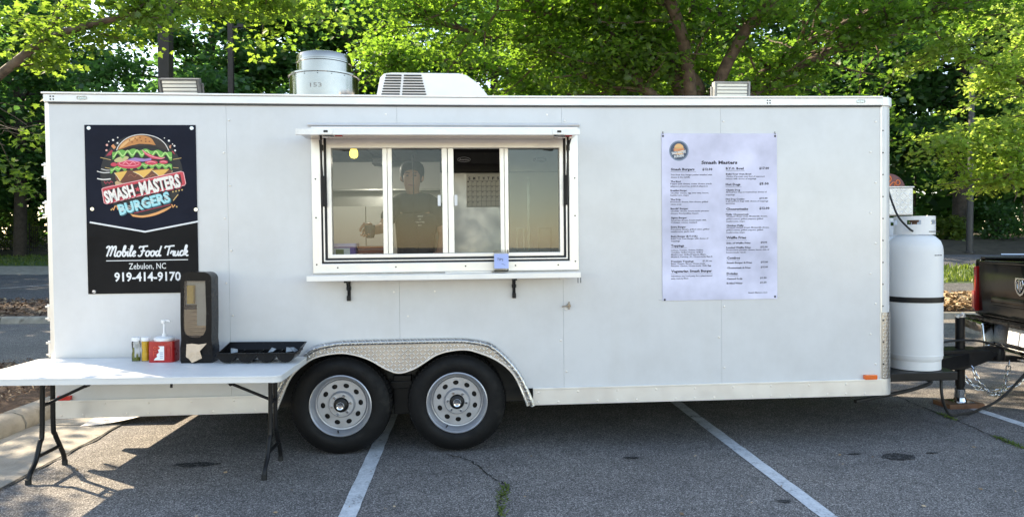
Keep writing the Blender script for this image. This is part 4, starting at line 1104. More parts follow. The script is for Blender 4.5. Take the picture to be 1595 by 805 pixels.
def lay_text(name, txt, m, y, u0, v0, u1, v1, hh, bold=.03, skew=0.0):
    a = B(u0, v0); b = B(u1, v1); rt = atan2(b[1] - a[1], b[0] - a[0]); L = sqrt((b[0] - a[0]) ** 2 + (b[1] - a[1]) ** 2)
    mb = MB()
    put_text(mb, txt, a[0], a[0] + L, a[1], hh * .004588 / 5.195, y, bold, rt, 2, None, 'fit', lambda t, x, z: (x + skew * z, z))
    return mb.build(name, m, ban)
lay_text('lettering_shadow', 'SMASH', pr('splash_red', (0, 0, 0)), yl(11), 205, 660, 445, 600, 98, .05)
lay_text('lettering_shadow', 'MASTERS', pr('splash_red', (0, 0, 0)), yl(11), 490, 596, 820, 528, 106, .05)
lay_text('lettering', 'SMASH', pr('cream_white', (.86, .82, .74)), yl(11.8), 200, 655, 440, 594, 92, .045)
lay_text('lettering', 'MASTERS', pr('cream_white', (0, 0, 0)), yl(11.8), 485, 590, 812, 522, 100, .045)
c5 = B(457, 545); layer('star', pr('ribbon_red', (0, 0, 0)), yl(11.2), [[(c5[0] + (.022 if i % 2 == 0 else .009) * sin(2 * pi * i / 10), c5[1] + (.022 if i % 2 == 0 else .009) * cos(2 * pi * i / 10)) for i in range(10)]])
lay_text('lettering_shadow', 'BURGERS', pr('deep_teal', (.05, .16, .20)), yl(11), 318, 756, 734, 650, 84, .05)
lay_text('lettering', 'BURGERS', pr('cyan', (.36, .70, .74)), yl(11.8), 310, 750, 726, 642, 80, .045)
layer('lettering_stripes', pr('cream_white', (0, 0, 0)), yl(12.4), [], [(BL([(312 + 60 * k, 702 - 15.5 * k - d), (345 + 60 * k, 694 - 15.5 * k - d)]), .0032) for k in range(7) for d in (6, -8, -20)])
layer('red_underline', pr('splash_red', (0, 0, 0)), yl(2.6), [], [(BL([(420, 738), (720, 668)]), .006)])
layer('chevron_line', pr('print_white', (.78, .78, .78)), yl(1.4), [], [([(bx(137), bz(345.5)), (bx(222.5), bz(361)), (bx(306.5), bz(345.5))], .0115)])
layer('rule_line', pr('print_white', (0, 0, 0)), yl(1.4), [[(bx(161), bz(406.3)), (bx(289), bz(405.8)), (bx(289), bz(404.6)), (bx(161), bz(405.1))]])
mb = MB(); put_text(mb, 'Zebulon, NC', bx(196), bx(254), bz(419), .0425, yl(1.4), .004); mb.build('lettering', pr('print_white', (0, 0, 0)), ban)
mb = MB(); put_text(mb, '919-414-9170', bx(173), bx(277), bz(437.6), .062, yl(1.4), .026); mb.build('lettering', pr('print_white', (0, 0, 0)), ban)
# hand-lettered script line
SCR = {  # strokes in a box of height 1 (x height .5), slant added later; last entry is the advance
 'M': ([[(0, .78), (.08, .95), (.2, .98), (.26, .85), (.2, .4), (.12, 0)], [(.2, .4), (.34, .8), (.48, .98), (.55, .85), (.5, .4), (.42, .02)], [(.5, .4), (.64, .8), (.78, .98), (.86, .85), (.82, .4), (.82, .1), (.92, .02), (1.02, .12)]], 1.0),
 'o': ([[(.3, .48), (.12, .46), (.03, .22), (.12, .02), (.28, .04), (.36, .26), (.3, .46), (.36, .42), (.5, .4)]], .46),
 'b': ([[(0, .2), (.2, .6), (.26, .95), (.16, 1.0), (.1, .7), (.08, .2), (.16, .02), (.3, .06), (.36, .28), (.28, .46), (.18, .4)], [(.34, .4), (.46, .4)]], .44),
 'i': ([[(0, .2), (.1, .48), (.08, .15), (.14, .02), (.26, .12)], [(.14, .68), (.15, .72)]], .24),
 'l': ([[(0, .2), (.18, .65), (.22, .96), (.12, 1.0), (.07, .6), (.07, .15), (.14, .02), (.26, .12)]], .25),
 'e': ([[(0, .18), (.2, .26), (.3, .4), (.2, .5), (.08, .36), (.08, .12), (.2, .01), (.36, .12)]], .36),
 'F': ([[(.02, .75), (.08, .92), (.25, .9), (.5, .95), (.8, .97)], [(.42, .93), (.38, .5), (.3, .1), (.12, .0), (.0, .12)], [(.18, .5), (.38, .48), (.6, .54)]], .66),
 'd': ([[(.3, .46), (.12, .46), (.03, .22), (.12, .02), (.24, .06), (.34, .36)], [(.46, .98), (.40, .7), (.34, .3), (.36, .06), (.46, .02), (.54, .1)]], .56),
 'T': ([[(.02, .72), (.08, .92), (.25, .9), (.55, .95), (.88, .98)], [(.46, .93), (.40, .5), (.36, .04)]], .60),
 'r': ([[(0, .2), (.12, .5), (.14, .4), (.3, .46), (.26, .2), (.32, .02), (.42, .12)]], .38),
 'u': ([[(.06, .48), (.03, .15), (.12, .01), (.26, .12), (.34, .48), (.32, .15), (.4, .02), (.5, .12)]], .46),
 'c': ([[(.32, .4), (.22, .5), (.08, .36), (.06, .12), (.18, .01), (.36, .12)]], .36),
 'k': ([[(.0, .2), (.2, .65), (.24, .96), (.14, 1.0), (.08, .6), (.06, .02)], [(.08, .25), (.24, .5), (.34, .42), (.26, .28), (.12, .24), (.26, .1), (.36, .0), (.48, .08)]], .46),
 ' ': ([], .22)}
mb = MB(); tot = sum(SCR[c][1] for c in 'Mobile Food Truck'); cx0, cx1 = bx(160), bx(289); kx = (cx1 - cx0) / tot; hh = .074; px = cx0
for ch in 'Mobile Food Truck':
    for stx in SCR[ch][0]:
        pts = smooth_path([(px + a * kx + .16 * b * hh, 0, bz(399) + b * hh) for a, b in stx], 4)
        mb.tube([(p.x, yl(1.6), p.z) for p in pts], .0056, 6, flat=.08)
    px += SCR[ch][1] * kx
mb.build('script_lettering', pr('print_white', (0, 0, 0)), ban)
for u, v in ((139, 200), (299, 200), (141.5, 325), (303, 327), (141, 453)):
    gm = MB().lathe([(.006, -.0095), (.008, -.0115), (.012, -.0115), (.0145, -.0075)], (bx(u), 0, bz(v)), 'y', 20, False); gm.lathe([(0, -.0105), (.0075, -.0095)], (bx(u), 0, bz(v)), 'y', 12, False)
    gm.build('grommet', M['chrome'], ban, smooth=40)

# ------------------------------------------------------------------ menu sign
men = in_trailer('menu_sign', 0, 0, 0)
tag(men, 'pale lavender vinyl menu sign with dark columns of dishes and prices', 'menu sign')
M['menuvinyl'] = vinyl('lavender_vinyl', (.66, .65, .79), .5, 4.0, .05)
MX0, MX1, MZ0, MZ1 = 4.419, 5.318, 1.072, 2.335
def menu_fn(a, b):
    return (MX0 + (MX1 - MX0) * a + (.004 * sin(5 * b) if a in (0, 1) else 0), -.006 - .006 * (1 - abs(2 * a - 1)) * (1 if b > .9 else .3) * abs(sin(9 * a)) if b > .96 else -.0045, MZ0 + (MZ1 - MZ0) * b)
MB().box(MX0, MX1, -.006, -.002, MZ0, MZ1).build('menu_sheet', M['menuvinyl'], men)
def mx(px): return 4.419 + (px - 1030.5) * (.899 / 179.8)
def mz(py): return 2.335 - (py - 208.5) * (1.263 / 258)
ZA = lambda u, v: (1020 + u / 5.75, 200 + v / 5.75)
ZB_ = lambda u, v: (1020 + u / 5.55, 330 + v / 5.55)
menu_lines = [  # zoom (A or B), text, left, right, baseline, capital height (zoom px), bold
 ('A', 'Smash Masters', 412, 736, 320, 28, 1), ('A', 'Smash Burgers', 140, 352, 376, 20, 1), ('A', '$12.00', 420, 512, 376, 20, 1),
 ('A', 'Two fresh 4oz. burger patties smashed with', 138, 508, 421, 12, 0), ('A', 'cheese in the middle', 138, 312, 442, 12, 0),
 ('A', 'The Ricci', 138, 228, 481, 14, 1), ('A', 'Pepper jack cheese, cream cheese, peach', 136, 504, 500, 12, 0), ('A', 'jalapeno preserves, pickled jalapenos', 136, 470, 522, 12, 0),
 ('A', 'Breakfast Burger', 136, 284, 561, 14, 1), ('A', 'Cheddar cheese, egg over easy, bacon,', 136, 478, 582, 12, 0), ('A', 'hashbrown, mayo', 136, 300, 602, 12, 0),
 ('A', 'The Drip', 136, 228, 641, 14, 1), ('A', 'Provolone cheese, blue cheese, grilled', 136, 470, 661, 12, 0), ('A', 'onions, au jus', 136, 232, 682, 12, 0),
 ('A', "Bandit' Burger", 136, 294, 722, 14, 1), ('A', 'Cheddar cheese, house-made pimento', 136, 480, 742, 12, 0), ('A', 'cheese, fried pickles, bacon', 136, 384, 763, 12, 0),
 ('B', 'Sigma Burger', 133, 272, 54, 14, 1), ('B', 'American cheese, house-made chili,', 133, 440, 74, 12, 0), ('B', 'Coleslaw, onions, mustard', 133, 358, 93, 12, 0),
 ('B', 'Extra Burger', 133, 262, 133, 14, 1), ('B', 'Provolone cheese, grilled onion, grilled', 133, 463, 152, 12, 0), ('B', 'mushrooms, garlic aioli', 133, 334, 171, 12, 0),
 ('B', 'Basic Burger (B.Y.O.B.)', 133, 362, 213, 14, 1), ('B', 'Build Your Own Burger with choice of', 133, 455, 232, 12, 0), ('B', 'toppings', 133, 210, 252, 12, 0),
 ('B', 'Toppings', 133, 246, 296, 19, 1), ('B', 'Lettuce, Tomato, Onions, Pickles,', 133, 412, 331, 12, 0), ('B', 'Coleslaw, Grilled Onions, Grilled', 133, 405, 350, 12, 0), ('B', 'Mushrooms, Grilled Peppers, Mayo,', 133, 436, 369, 12, 0), ('B', 'Mustard, Ketchup, A1, House-made Ranch', 133, 490, 388, 12, 0),
 ('B', 'Premium Toppings', 133, 328, 428, 14, 1), ('B', '$1.00 ea.', 404, 488, 426, 13, 0), ('B', 'Extra Cheese, Bacon, House-made', 133, 428, 447, 12, 0), ('B', 'Pimento Cheese, House-made Chili, Egg', 133, 478, 466, 12, 0),
 ('B', 'Vegetarian Smash Burger', 133, 486, 516, 20, 1), ('B', 'Substitute any beef patty for a plant-based', 133, 487, 553, 12, 0), ('B', 'patty, made by Morn', 133, 280, 574, 12, 0),
 ('A', 'B.Y.O. Bowl', 632, 792, 370, 20, 1), ('A', '$17.00', 932, 1022, 368, 20, 1), ('A', 'Build Your Own Bowl', 632, 860, 417, 14, 1), ('A', 'Choice of protein over bed of seasoned', 632, 980, 437, 12, 0), ('A', 'lettuce with choice of toppings', 632, 906, 458, 12, 0),
 ('A', 'Hot Dogs', 630, 762, 512, 20, 1), ('A', '$5.00', 932, 1020, 506, 20, 1), ('A', 'Classic Dog', 630, 760, 559, 14, 1), ('A', 'All beef hot dog on toasted bun choice of', 630, 1000, 577, 12, 0), ('A', 'toppings', 630, 712, 600, 12, 0),
 ('A', 'Hot Dog Combo', 630, 800, 640, 14, 1), ('A', '$10.00', 932, 1008, 634, 14, 1), ('A', '2 all beef hot dogs with choice of toppings', 630, 1014, 658, 12, 0), ('A', 'and fries', 630, 712, 678, 12, 0),
 ('A', 'Cheesesteaks', 630, 832, 731, 20, 1), ('A', '$12.00', 932, 1026, 726, 20, 1), ('A', 'Philly Cheesesteak', 630, 838, 776, 14, 1),
 ('B', 'Chopped ribeye steak, Mozzarella cheese,', 611, 972, 44, 12, 0), ('B', 'grilled onions, grilled peppers, grilled', 611, 932, 66, 12, 0), ('B', 'mushrooms, mayo', 611, 774, 87, 12, 0),
 ('B', 'Chicken Philly', 611, 764, 125, 14, 1), ('B', 'Chopped chicken breast, Mozzarella cheese,', 611, 986, 141, 12, 0), ('B', 'grilled onions, grilled peppers, grilled', 611, 932, 162, 12, 0), ('B', 'mushrooms, mayo', 611, 774, 183, 12, 0),
 ('B', 'Waffle Fries', 611, 784, 232, 20, 1), ('B', 'Side of Waffle Fries', 611, 822, 276, 14, 1), ('B', '$4.00', 910, 968, 272, 14, 1), ('B', 'Loaded Waffle Fries', 611, 824, 315, 14, 1), ('B', '$12.00', 908, 972, 312, 14, 1), ('B', 'House-made pimento cheese, bacon, side of', 611, 986, 334, 12, 0), ('B', 'house-made ranch', 611, 780, 355, 12, 0),
 ('B', 'Combos', 613, 730, 407, 20, 1), ('B', 'Smash Burger & Fries', 613, 834, 446, 14, 1), ('B', '$15.00', 910, 974, 443, 14, 1), ('B', 'Cheesesteak & Fries', 615, 822, 490, 14, 1), ('B', '$15.00', 910, 974, 486, 14, 1),
 ('B', 'Drinks', 613, 710, 543, 20, 1), ('B', 'Canned Soda', 613, 750, 584, 14, 1), ('B', '$1.50', 904, 962, 580, 14, 1), ('B', 'Bottled Water', 613, 752, 623, 14, 1), ('B', '$1.50', 904, 962, 620, 14, 1), ('B', 'Smash Masters, LLC', 800, 968, 706, 12, 0)]
mbody = MB()
for zz, t, a, b, base, h, bold in menu_lines:
    Z = ZA if zz == 'A' else ZB_; s_ = 5.75 if zz == 'A' else 5.55
    p0 = Z(a, base); p1 = Z(b, base)
    if bold: mhead = MB()
    put_text(mhead if bold else mbody, t, mx(p0[0]), mx(p1[0]), mz(p0[1]), h / s_ * .0049, -.0064, .045 if bold else .03, 0, 1)
    if bold: mhead.build('menu_heading', M['ink'], men)
mbody.build('menu_lettering', M['ink'], men)
ul = MB()
for zz, a, b, v in (('A', 138, 365, 388), ('A', 632, 800, 382), ('A', 628, 772, 524), ('A', 628, 834, 745), ('B', 133, 268, 306), ('B', 130, 490, 530), ('B', 608, 790, 247), ('B', 610, 725, 420), ('B', 610, 716, 556)):
    Z = ZA if zz == 'A' else ZB_; p0 = Z(a, v); p1 = Z(b, v); ul.plate([(mx(p0[0]), mz(p0[1])), (mx(p1[0]), mz(p1[1])), (mx(p1[0]), mz(p1[1]) + .002), (mx(p0[0]), mz(p0[1]) + .002)], (), -.0064, -.0064)
ul.build('menu_rules', M['ink'], men)
lc = ZA(213, 202); LX, LZ = mx(lc[0]), mz(lc[1])
def ml(name, m, k, polys):
    mb = MB()
    for p in polys: mb.plate(p, (), -.0064 - .0005 * k, -.0064 - .0005 * k)
    mb.build(name, m, men)
ml('logo_ring', pr('grey_blue', (.20, .25, .34)), 0, [ellipse(LX, LZ, .0755, .0765, 36)])
ml('logo_disc', pr('slate', (.055, .075, .12)), 1, [ellipse(LX, LZ, .066, .067, 36)])
ml('logo_bun', pr('bun_light', (0, 0, 0)), 2, [[(LX + .036 * cos(t), LZ + .02 + .034 * sin(t)) for t in [pi * i / 12 for i in range(13)]], ellipse(LX - .005, LZ - .022, .04, .007, 14)])
ml('logo_filling', pr('fry_orange', (0, 0, 0)), 3, [ellipse(LX, LZ + .012, .044, .008, 16), ellipse(LX + .02, LZ + .003, .02, .007, 12), ellipse(LX - .02, LZ + .002, .022, .006, 12)])
ml('logo_lettuce', pr('gold', (0, 0, 0)), 3.5, [ellipse(LX - .012, LZ + .022, .02, .005, 12), ellipse(LX + .012, LZ - .008, .03, .005, 12)])
mb = MB(); put_text(mb, 'SMASH MASTERS', LX - .056, LX + .056, LZ - .03, .020, -.0086, .03, .14); put_text(mb, 'BURGERS', LX - .036, LX + .040, LZ - .053, .018, -.0086, .03, .14); mb.build('logo_lettering', pr('print_white', (0, 0, 0)), men)
for u, v in ((1032.6, 212.5), (1207.4, 212.5), (1033.8, 465), (1206.6, 463)):
    MB().lathe([(0, -.0095), (.006, -.009), (.008, -.0062)], (mx(u), 0, mz(v)), 'y', 12, False).build('grommet', M['black'], men, smooth=40)
for u, v, d in ((1032.6, 210, 1), (1207.4, 210, 1), (1030, 465, 0), (1211, 463, 0)):
    p = (mx(u), -.008, mz(v)); q_ = (mx(u), -.004, mz(v) + .022) if d else (mx(u) + (-.022 if u < 1100 else .022), -.004, mz(v))
    MB().tube([p, q_], .0025, 6).build('tie', M['black'] if d else M['white'], men)

# ------------------------------------------------------------------ things at the window
tj = in_trailer('tip_jar', 3.187, -.115, 1.317); tag(tj, 'clear tip jar wrapped in blue paper on the trailer shelf', 'jar')
MB().plate(rrect(-.053, .053, -.053 + .0, .053, .012), (), 0.004, .155, frame=lambda x, y, z: (x, z, y)).build('jar_body', M['clear'], tj, smooth=40)
MB().plate(rrect(-.05, .05, -.05, .05, .012), (), 0.0, .006, frame=lambda x, y, z: (x, z, y)).build('jar_base', M['gasket'], tj)
pb_ = MB().box(-.052, .052, -.0568, -.0548, .022, .128); pb_.build('blue_paper', flat('blue_paper', (.42, .50, .85)), tj)
mb = MB(); put_text(mb, 'TIPS', -.032, .012, .080, .018, -.0574, 0, -.1); put_text(mb, '~', -.002, .028, .050, .018, -.0574, 0, -.3); mb.build('handwriting', M['ink'], tj)
tb = in_trailer('plastic_tub', 2.02, .20, 1.402); tag(tb, 'white and purple plastic tub inside the serving window', 'tub')
MB().plate(rrect(-.10, .09, -.07, .07, .02), (), 0, .105, frame=lambda x, y, z: (x, z, y)).build('tub_body', flat('purple', (.16, .09, .36)), tb, bevel=.003)
MB().plate(rrect(-.105, .095, -.075, .075, .02), (), .106, .130, frame=lambda x, y, z: (x, z, y)).build('tub_lid', flat('lilac', (.45, .45, .72)), tb, bevel=.003)
MB().box(-.098, .045, -.0725, -.0705, .03, .095).build('tub_label', M['white'], tb)
mb = MB(); mb.box(-.06, .0, -.0735, -.0727, .045, .085); mb.build('label_mark', flat('olive_print', (.25, .28, .10)), tb)
for k in range(4):
    tk = in_trailer('serving_tray', 2.235, .24, 1.402 + .028 * k); tag(tk, 'red brown serving tray, %s in the stack beside the purple tub' % ['lowest', 'second from the bottom', 'third from the bottom', 'topmost'][k], 'tray', 'red brown trays stacked on the inner counter')
    MB().plate(rrect(-.11, .10, -.12, .12, .02), (), 0, .008, frame=lambda x, y, z: (x, z, y)).build('base', M['redbrown'] if 'redbrown' in M else M.setdefault('redbrown', flat('red_brown_plastic', (.28, .07, .03))), tk)
    MB().plate(rrect(-.115, .105, -.125, .125, .02), [rrect(-.108, .098, -.118, .118, .02)], .0085, .024, frame=lambda x, y, z: (x, z, y)).build('rim', M['redbrown'], tk)
cl = in_trailer('calendar', 3.11, 1.098, 2.0); tag(cl, 'white monthly calendar hung on the steel fridge', 'calendar')
MB().box(-.155, .155, -.004, 0, -.15, .15).build('sheet', flat('calendar_paper', (.72, .70, .62)), cl)
mb = MB()
for i in range(8): x = -.15 + .3 * i / 7; mb.box(x - .0008, x + .0008, -.0047, -.0044, -.145, .085)
for j in range(6): z = -.145 + .23 * j / 5; mb.box(-.15, .15, -.0054, -.0051, z - .0008, z + .0008)
mb.build('grid_lines', M['ink'], cl)
mb = MB()
for i, c in enumerate('SMTWTFS'): put_text(mb, c, -.138 + .3 * i / 7, -.118 + .3 * i / 7, .095, .024, -.0047, .03)
dn = 0
for j in range(5):
    for i in range(7):
        dn += 1
        if dn <= 31: put_text(mb, str(dn), -.146 + .3 * i / 7, -.133 + .3 * i / 7, .085 - .046 * j - .014, .010, -.0060, .02, res=1)
mb.build('numbers', M['ink'], cl)

# ------------------------------------------------------------------ person at the window
M['skin'] = mat('skin', (.42, .24, .16), .5, 0, .08, 9); M['shirt'] = mat('black_shirt', (.022, .024, .027), .9, 0, .15, 8, .3, 60); M['hair'] = mat('dark_hair', (.02, .015, .012), .6, 0, .2, 30)
ps = in_trailer('person', 2.53, .56, .43); tag(ps, 'person in a black T-shirt leaning to the window with one hand raised', 'person')
def skinned(name, verts, edges, radii, m, parent, levels=2):
    me = bpy.data.meshes.new(name); me.from_pydata(verts, edges, []); o = link(name, me, parent)
    me.materials.append(m)
    md = o.modifiers.new('skin', 'SKIN'); md.use_smooth_shade = True
    sv = me.skin_vertices[0].data
    for i, r in enumerate(radii):
        sv[i].radius = r if isinstance(r, tuple) else (r, r)
    sv[0].use_root = True
    s = o.modifiers.new('sub', 'SUBSURF'); s.levels = levels; s.render_levels = levels
    return o
V = [(0, .02, .92), (0, .02, 1.05), (0, -.01, 1.22), (0, -.03, 1.36), (-.0, -.03, 1.45), (-.01, -.045, 1.495), (-.02, -.07, 1.545), (-.02, -.065, 1.635), (-.02, -.055, 1.70),
     (-.17, -.03, 1.41), (-.25, -.09, 1.22), (-.33, -.27, 1.20), (-.345, -.30, 1.26), (.17, -.02, 1.40), (.235, -.03, 1.16), (.20, -.20, 1.02), (.18, -.24, 1.01),
     (-.10, .02, .86), (-.11, .0, .50), (-.11, .03, .10), (-.12, -.12, .03), (.10, .02, .86), (.11, .0, .50), (.11, .03, .10), (.12, -.12, .03)]
Ed = [(0, 1), (1, 2), (2, 3), (3, 4), (4, 5), (5, 6), (6, 7), (7, 8), (3, 9), (9, 10), (10, 11), (11, 12), (3, 13), (13, 14), (14, 15), (15, 16), (0, 17), (17, 18), (18, 19), (19, 20), (0, 21), (21, 22), (22, 23), (23, 24)]
Rr = [(.12, .09), (.115, .085), (.12, .085), (.11, .085), (.062, .055), .046, (.066, .085), (.084, .105), (.066, .078), .062, .048, .034, .03, .062, .048, .034, .03, .085, .06, .04, .03, .085, .06, .04, .03]
skinned('body', V, Ed, Rr, M['skin'], ps)
SV = [(0, .02, .88), (0, .02, 1.05), (0, -.01, 1.22), (0, -.03, 1.36), (0, -.032, 1.435), (-.16, -.03, 1.405), (-.235, -.075, 1.26), (.16, -.02, 1.40), (.222, -.028, 1.22), (-.09, -.032, 1.425), (.09, -.028, 1.42)]
skinned('t_shirt', SV, [(0, 1), (1, 2), (2, 3), (3, 4), (4, 9), (9, 5), (5, 6), (4, 10), (10, 7), (7, 8)], [(.17, .13), (.165, .13), (.18, .135), (.172, .135), (.09, .09), .084, .070, .084, .070, .092, .092], M['shirt'], ps)
hr = MB().lathe([(.080, -.06), (.094, -.02), (.100, .02), (.098, .05), (.086, .082), (.060, .105), (.03, .115), (0, .118)], (-.02, -.030, 1.655), 'z', 20, False); hr.build('hair', M['hair'], ps, smooth=60)
TR_ = [(-.10, .02, .88), (-.11, .0, .50), (-.11, .03, .14), (.10, .02, .88), (.11, .0, .5), (.11, .03, .14), (0, .02, .92)]
skinned('trousers', [TR_[6]] + TR_[:6], [(0, 1), (1, 2), (2, 3), (0, 4), (4, 5), (5, 6)], [(.16, .12), .10, .075, .06, .10, .075, .06], M['shirt'], ps)
f_ = MB(); [f_.lathe([(0, -.006), (.010, -.004), (.012, .0), (.010, .003), (0, .005)], (x_, -.143, 1.637), 'z', 8, False) for x_ in (-.05, .01)]; [f_.tube([(x_ - .017, -.150, 1.655), (x_, -.154, 1.660), (x_ + .017, -.150, 1.655)], .003, 5) for x_ in (-.05, .01)]; f_.build('eye', M['hair'], ps, smooth=60)
MB().hexa([(-.034, -.163, 1.595), (-.006, -.163, 1.595), (-.006, -.13, 1.595), (-.034, -.13, 1.595)], [(-.026, -.152, 1.645), (-.014, -.152, 1.645), (-.014, -.13, 1.645), (-.026, -.13, 1.645)]).build('nose', M['skin'], ps, bevel=.005, smooth=60)
MB().tube(smooth_path([(-.045, -.142, 1.563), (-.02, -.149, 1.56), (.005, -.142, 1.563)], 4), .005, 6).build('mouth', flat('lip', (.30, .12, .10)), ps)
for x in (-.10, .06): MB().lathe([(0, -.03), (.014, -.02), (.018, .01), (0, .03)], (x, -.055, 1.625), 'z', 10, False).build('ear', M['skin'], ps, smooth=60)
def hand(base, d, curl, name):
    d = Vector(d).normalized(); s = Vector((0, 0, 1)).cross(d); s = (s if s.length > .1 else Vector((1, 0, 0))).normalized(); u = d.cross(s).normalized() * curl
    b = Vector(base); vv = [b, b + d * .045]; ee = [(0, 1)]; rr = [.024, (.03, .018)]
    for k, (off, ln) in enumerate(((-.030, .062), (-.010, .074), (.010, .070), (.028, .055))):
        i = len(vv); p = b + d * .075 + s * off
        vv += [p, p + d * ln * .45 + u * .012, p + d * ln * .7 + u * .032, p + d * ln * .72 + u * .052]; ee += [(1, i), (i, i + 1), (i + 1, i + 2), (i + 2, i + 3)]; rr += [.0105, .009, .0085, .007]
    i = len(vv); vv += [b + d * .03 - s * .034, b + d * .065 - s * .048 + u * .02, b + d * .09 - s * .040 + u * .035]; ee += [(0, i), (i, i + 1), (i + 1, i + 2)]; rr += [.012, .011, .009]
    return skinned(name, [tuple(p) for p in vv], ee, rr, M['skin'], ps, 1)
hand((-.345, -.305, 1.27), (-.05, -.25, -1), 1, 'hand')
hand((.18, -.245, 1.005), (-.1, -1, -.1), -1, 'hand')
pt = MB(); 
for k, (t, w) in enumerate((('SPIRIT', .052), ('OF', .016), ('FORGOTTEN', .072), ('BOY', .028))): put_text(pt, t, .045 - w / 2 + (0 if k else .008), .045 + w / 2, 1.305 - k * .0235, .013, -.172, .01, res=1)
pt.build('shirt_print', flat('pale_print', (.55, .55, .52)), ps)
cpz = in_trailer('grey_cup', 2.205, .22, 1.57); tag(cpz, 'dark grey cup held in the raised hand behind the window', 'cup')
MB().lathe([(0, 0), (.030, .003), (.036, .03), (.040, .10), (.038, .10), (.033, .03), (0, .006)], (0, 0, 0), 'z', 20, False).build('cup_wall', flat('charcoal_plastic', (.06, .065, .07)), cpz, smooth=40)

# ------------------------------------------------------------------ folding table and what stands on it
TT = .74
tbl = empty('folding_table', (-2.06, 4.72, 0)); tag(tbl, 'long pale folding table with black steel legs before the trailer', 'table')
def tb_(x, y): return (x + 2.06, y - 4.72)
x0, y0 = tb_(-3.01, 4.345); x1, y1 = tb_(-1.145, 5.10)
top = MB().plate(rrect(x0, x1, y0, y1, .05), (), TT - .012, TT, frame=lambda x, y, z: (x, z, y)).build('tabletop', M['tabletop'], tbl, bevel=.005, smooth=40)
MB().plate(rrect(x0 + .001, x1 - .001, y0 + .001, y1 - .001, .05), [rrect(x0 + .012, x1 - .012, y0 + .012, y1 - .012, .045)], TT - .042, TT - .012, frame=lambda x, y, z: (x, z, y)).build('table_rim', M['tabletop'], top, bevel=.004)
for yy in (y0 + .10, y1 - .10): MB().box(x0 + .10, x1 - .10, yy - .012, yy + .012, TT - .040, TT - .015).build('rail', M['black'], top)
for X, sgn in ((-2.82, 1), (-1.33, -1)):
    px, _ = tb_(X, 0)
    lg = MB()
    for (pts) in ([(4.80, .70), (4.79, .30), (4.765, .235), (4.72, .13), (4.655, .06), (4.638, .0)], [(4.915, .70), (4.915, .31), (4.935, .245), (4.99, .15), (5.035, .07), (5.046, .0)]):
        P = smooth_path([(px, y - 4.72, z) for y, z in pts], 5)
        b = MB().tube(P, .0155, 10).build('leg', M['black'], tbl, smooth=50)
        e = P[-1]; MB().tube([(e.x, e.y, 0), (e.x, e.y, .035)], .0185, 10).build('foot_cap', M['gasket'], b)
    for a_, b_ in (((4.728, .15), (4.975, .15)), ((4.795, .475), (4.915, .475)), ((4.55, .695), (5.02, .695))):
        MB().tube([(px, a_[0] - 4.72, a_[1]), (px, b_[0] - 4.72, b_[1])], .0135, 8).build('cross_bar', M['black'], tbl, smooth=50)
    br = MB(); br.tube([(px, 4.857 - 4.72, .475), (px + sgn * .27, 4.83 - 4.72, .60), (px + sgn * .46, 4.80 - 4.72, .695)], .0105, 8); br.lathe([(0, -.02), (.014, -.018), (.014, .018), (0, .02)], (px + sgn * .27, 4.83 - 4.72, .60), 'y', 8, False); br.build('brace', M['black'], tbl, smooth=50)
MB().tube([(.25, y0 + .03, TT - .07), (.25, y0 + .03, TT - .04)], .008, 8).build('lock_clip', M['black'], tbl)

YS = 4.96
def bottle(x, label, fill, fillm, labelled):
    t = empty('squeeze_bottle', (x, YS, TT)); tag(t, label, 'bottle', 'squeeze bottles beside the ketchup jug')
    MB().lathe([(0, 0), (.027, .002), (.0285, .02), (.0275, .05), (.023, .075), (.0275, .10), (.0285, .125), (.026, .138), (.022, .142)], (0, 0, 0), 'z', 24, False).build('bottle_body', M['clear'], t, smooth=50)
    MB().lathe([(0, .003), (.025, .004), (.0265, .02), (.0255, .05), (.0213, .075)] + [(.0213 + (.0045 * min(1, (h - .075) / .025)), h) for h in ([.10] if fill > .1 else [.09])] + ([(.0262, fill)] if fill > .11 else []) + [(0, fill)], (0, 0, 0), 'z', 24, False).build('sauce', fillm, t, smooth=50)
    MB().lathe([(.0285, .140), (.0285, .160), (.026, .166), (0, .167)], (0, 0, 0), 'z', 24, False).build('cap', M['white'], t, smooth=40)
    if labelled: MB().plate([(-.012, .03), (.022, .03), (.022, .12), (-.012, .12)], (), .0005, .001, frame=lambda x, y, z: ((.029 + y) * sin(x / .029 + .5), -(.029 + y) * cos(x / .029 + .5), z)).build('bottle_label', flat('pale_label', (.55, .58, .60)), t)
bottle(-2.287, 'clear squeeze bottle half full of green relish on the table', .10, flat('relish', (.16, .19, .02)), 1)
bottle(-2.222, 'squeeze bottle full of yellow mustard on the table', .138, flat('mustard', (.80, .52, .02)), 0)
jg = empty('ketchup_jug', (-2.093, YS - .01, TT)); tag(jg, 'squat red ketchup jug with a white pump on top', 'jug')
M['redplastic'] = mat('red_plastic', (.36, .012, .012), .3, 0, .12, 12)
MB().plate(rrect(-.086, .086, -.065, .065, .028), (), 0, .143, frame=lambda x, y, z: (x, z, y)).build('jug_body', M['redplastic'], jg, bevel=.014, smooth=50, seg=3)
MB().plate(rrect(.035, .068, .028, .112, .014), [rrect(.041, .062, .034, .106, .010)], -.069, -.058).build('handle', M['redplastic'], jg, bevel=.003)
MB().plate([(-.044, .016), (.026, .016), (.026, .112), (-.012, .112), (-.006, .10), (-.014, .085), (-.008, .07), (-.024, .055), (-.02, .04), (-.034, .03)], (), -.0664, -.0656).build('label', M['white'], jg)
q = MB()
for k in range(4): q.box(-.002, .020, -.0672, -.0667, .03 + k * .012, .035 + k * .012)
q.build('label_text', flat('grey_blue_print', (.32, .38, .48)), jg)
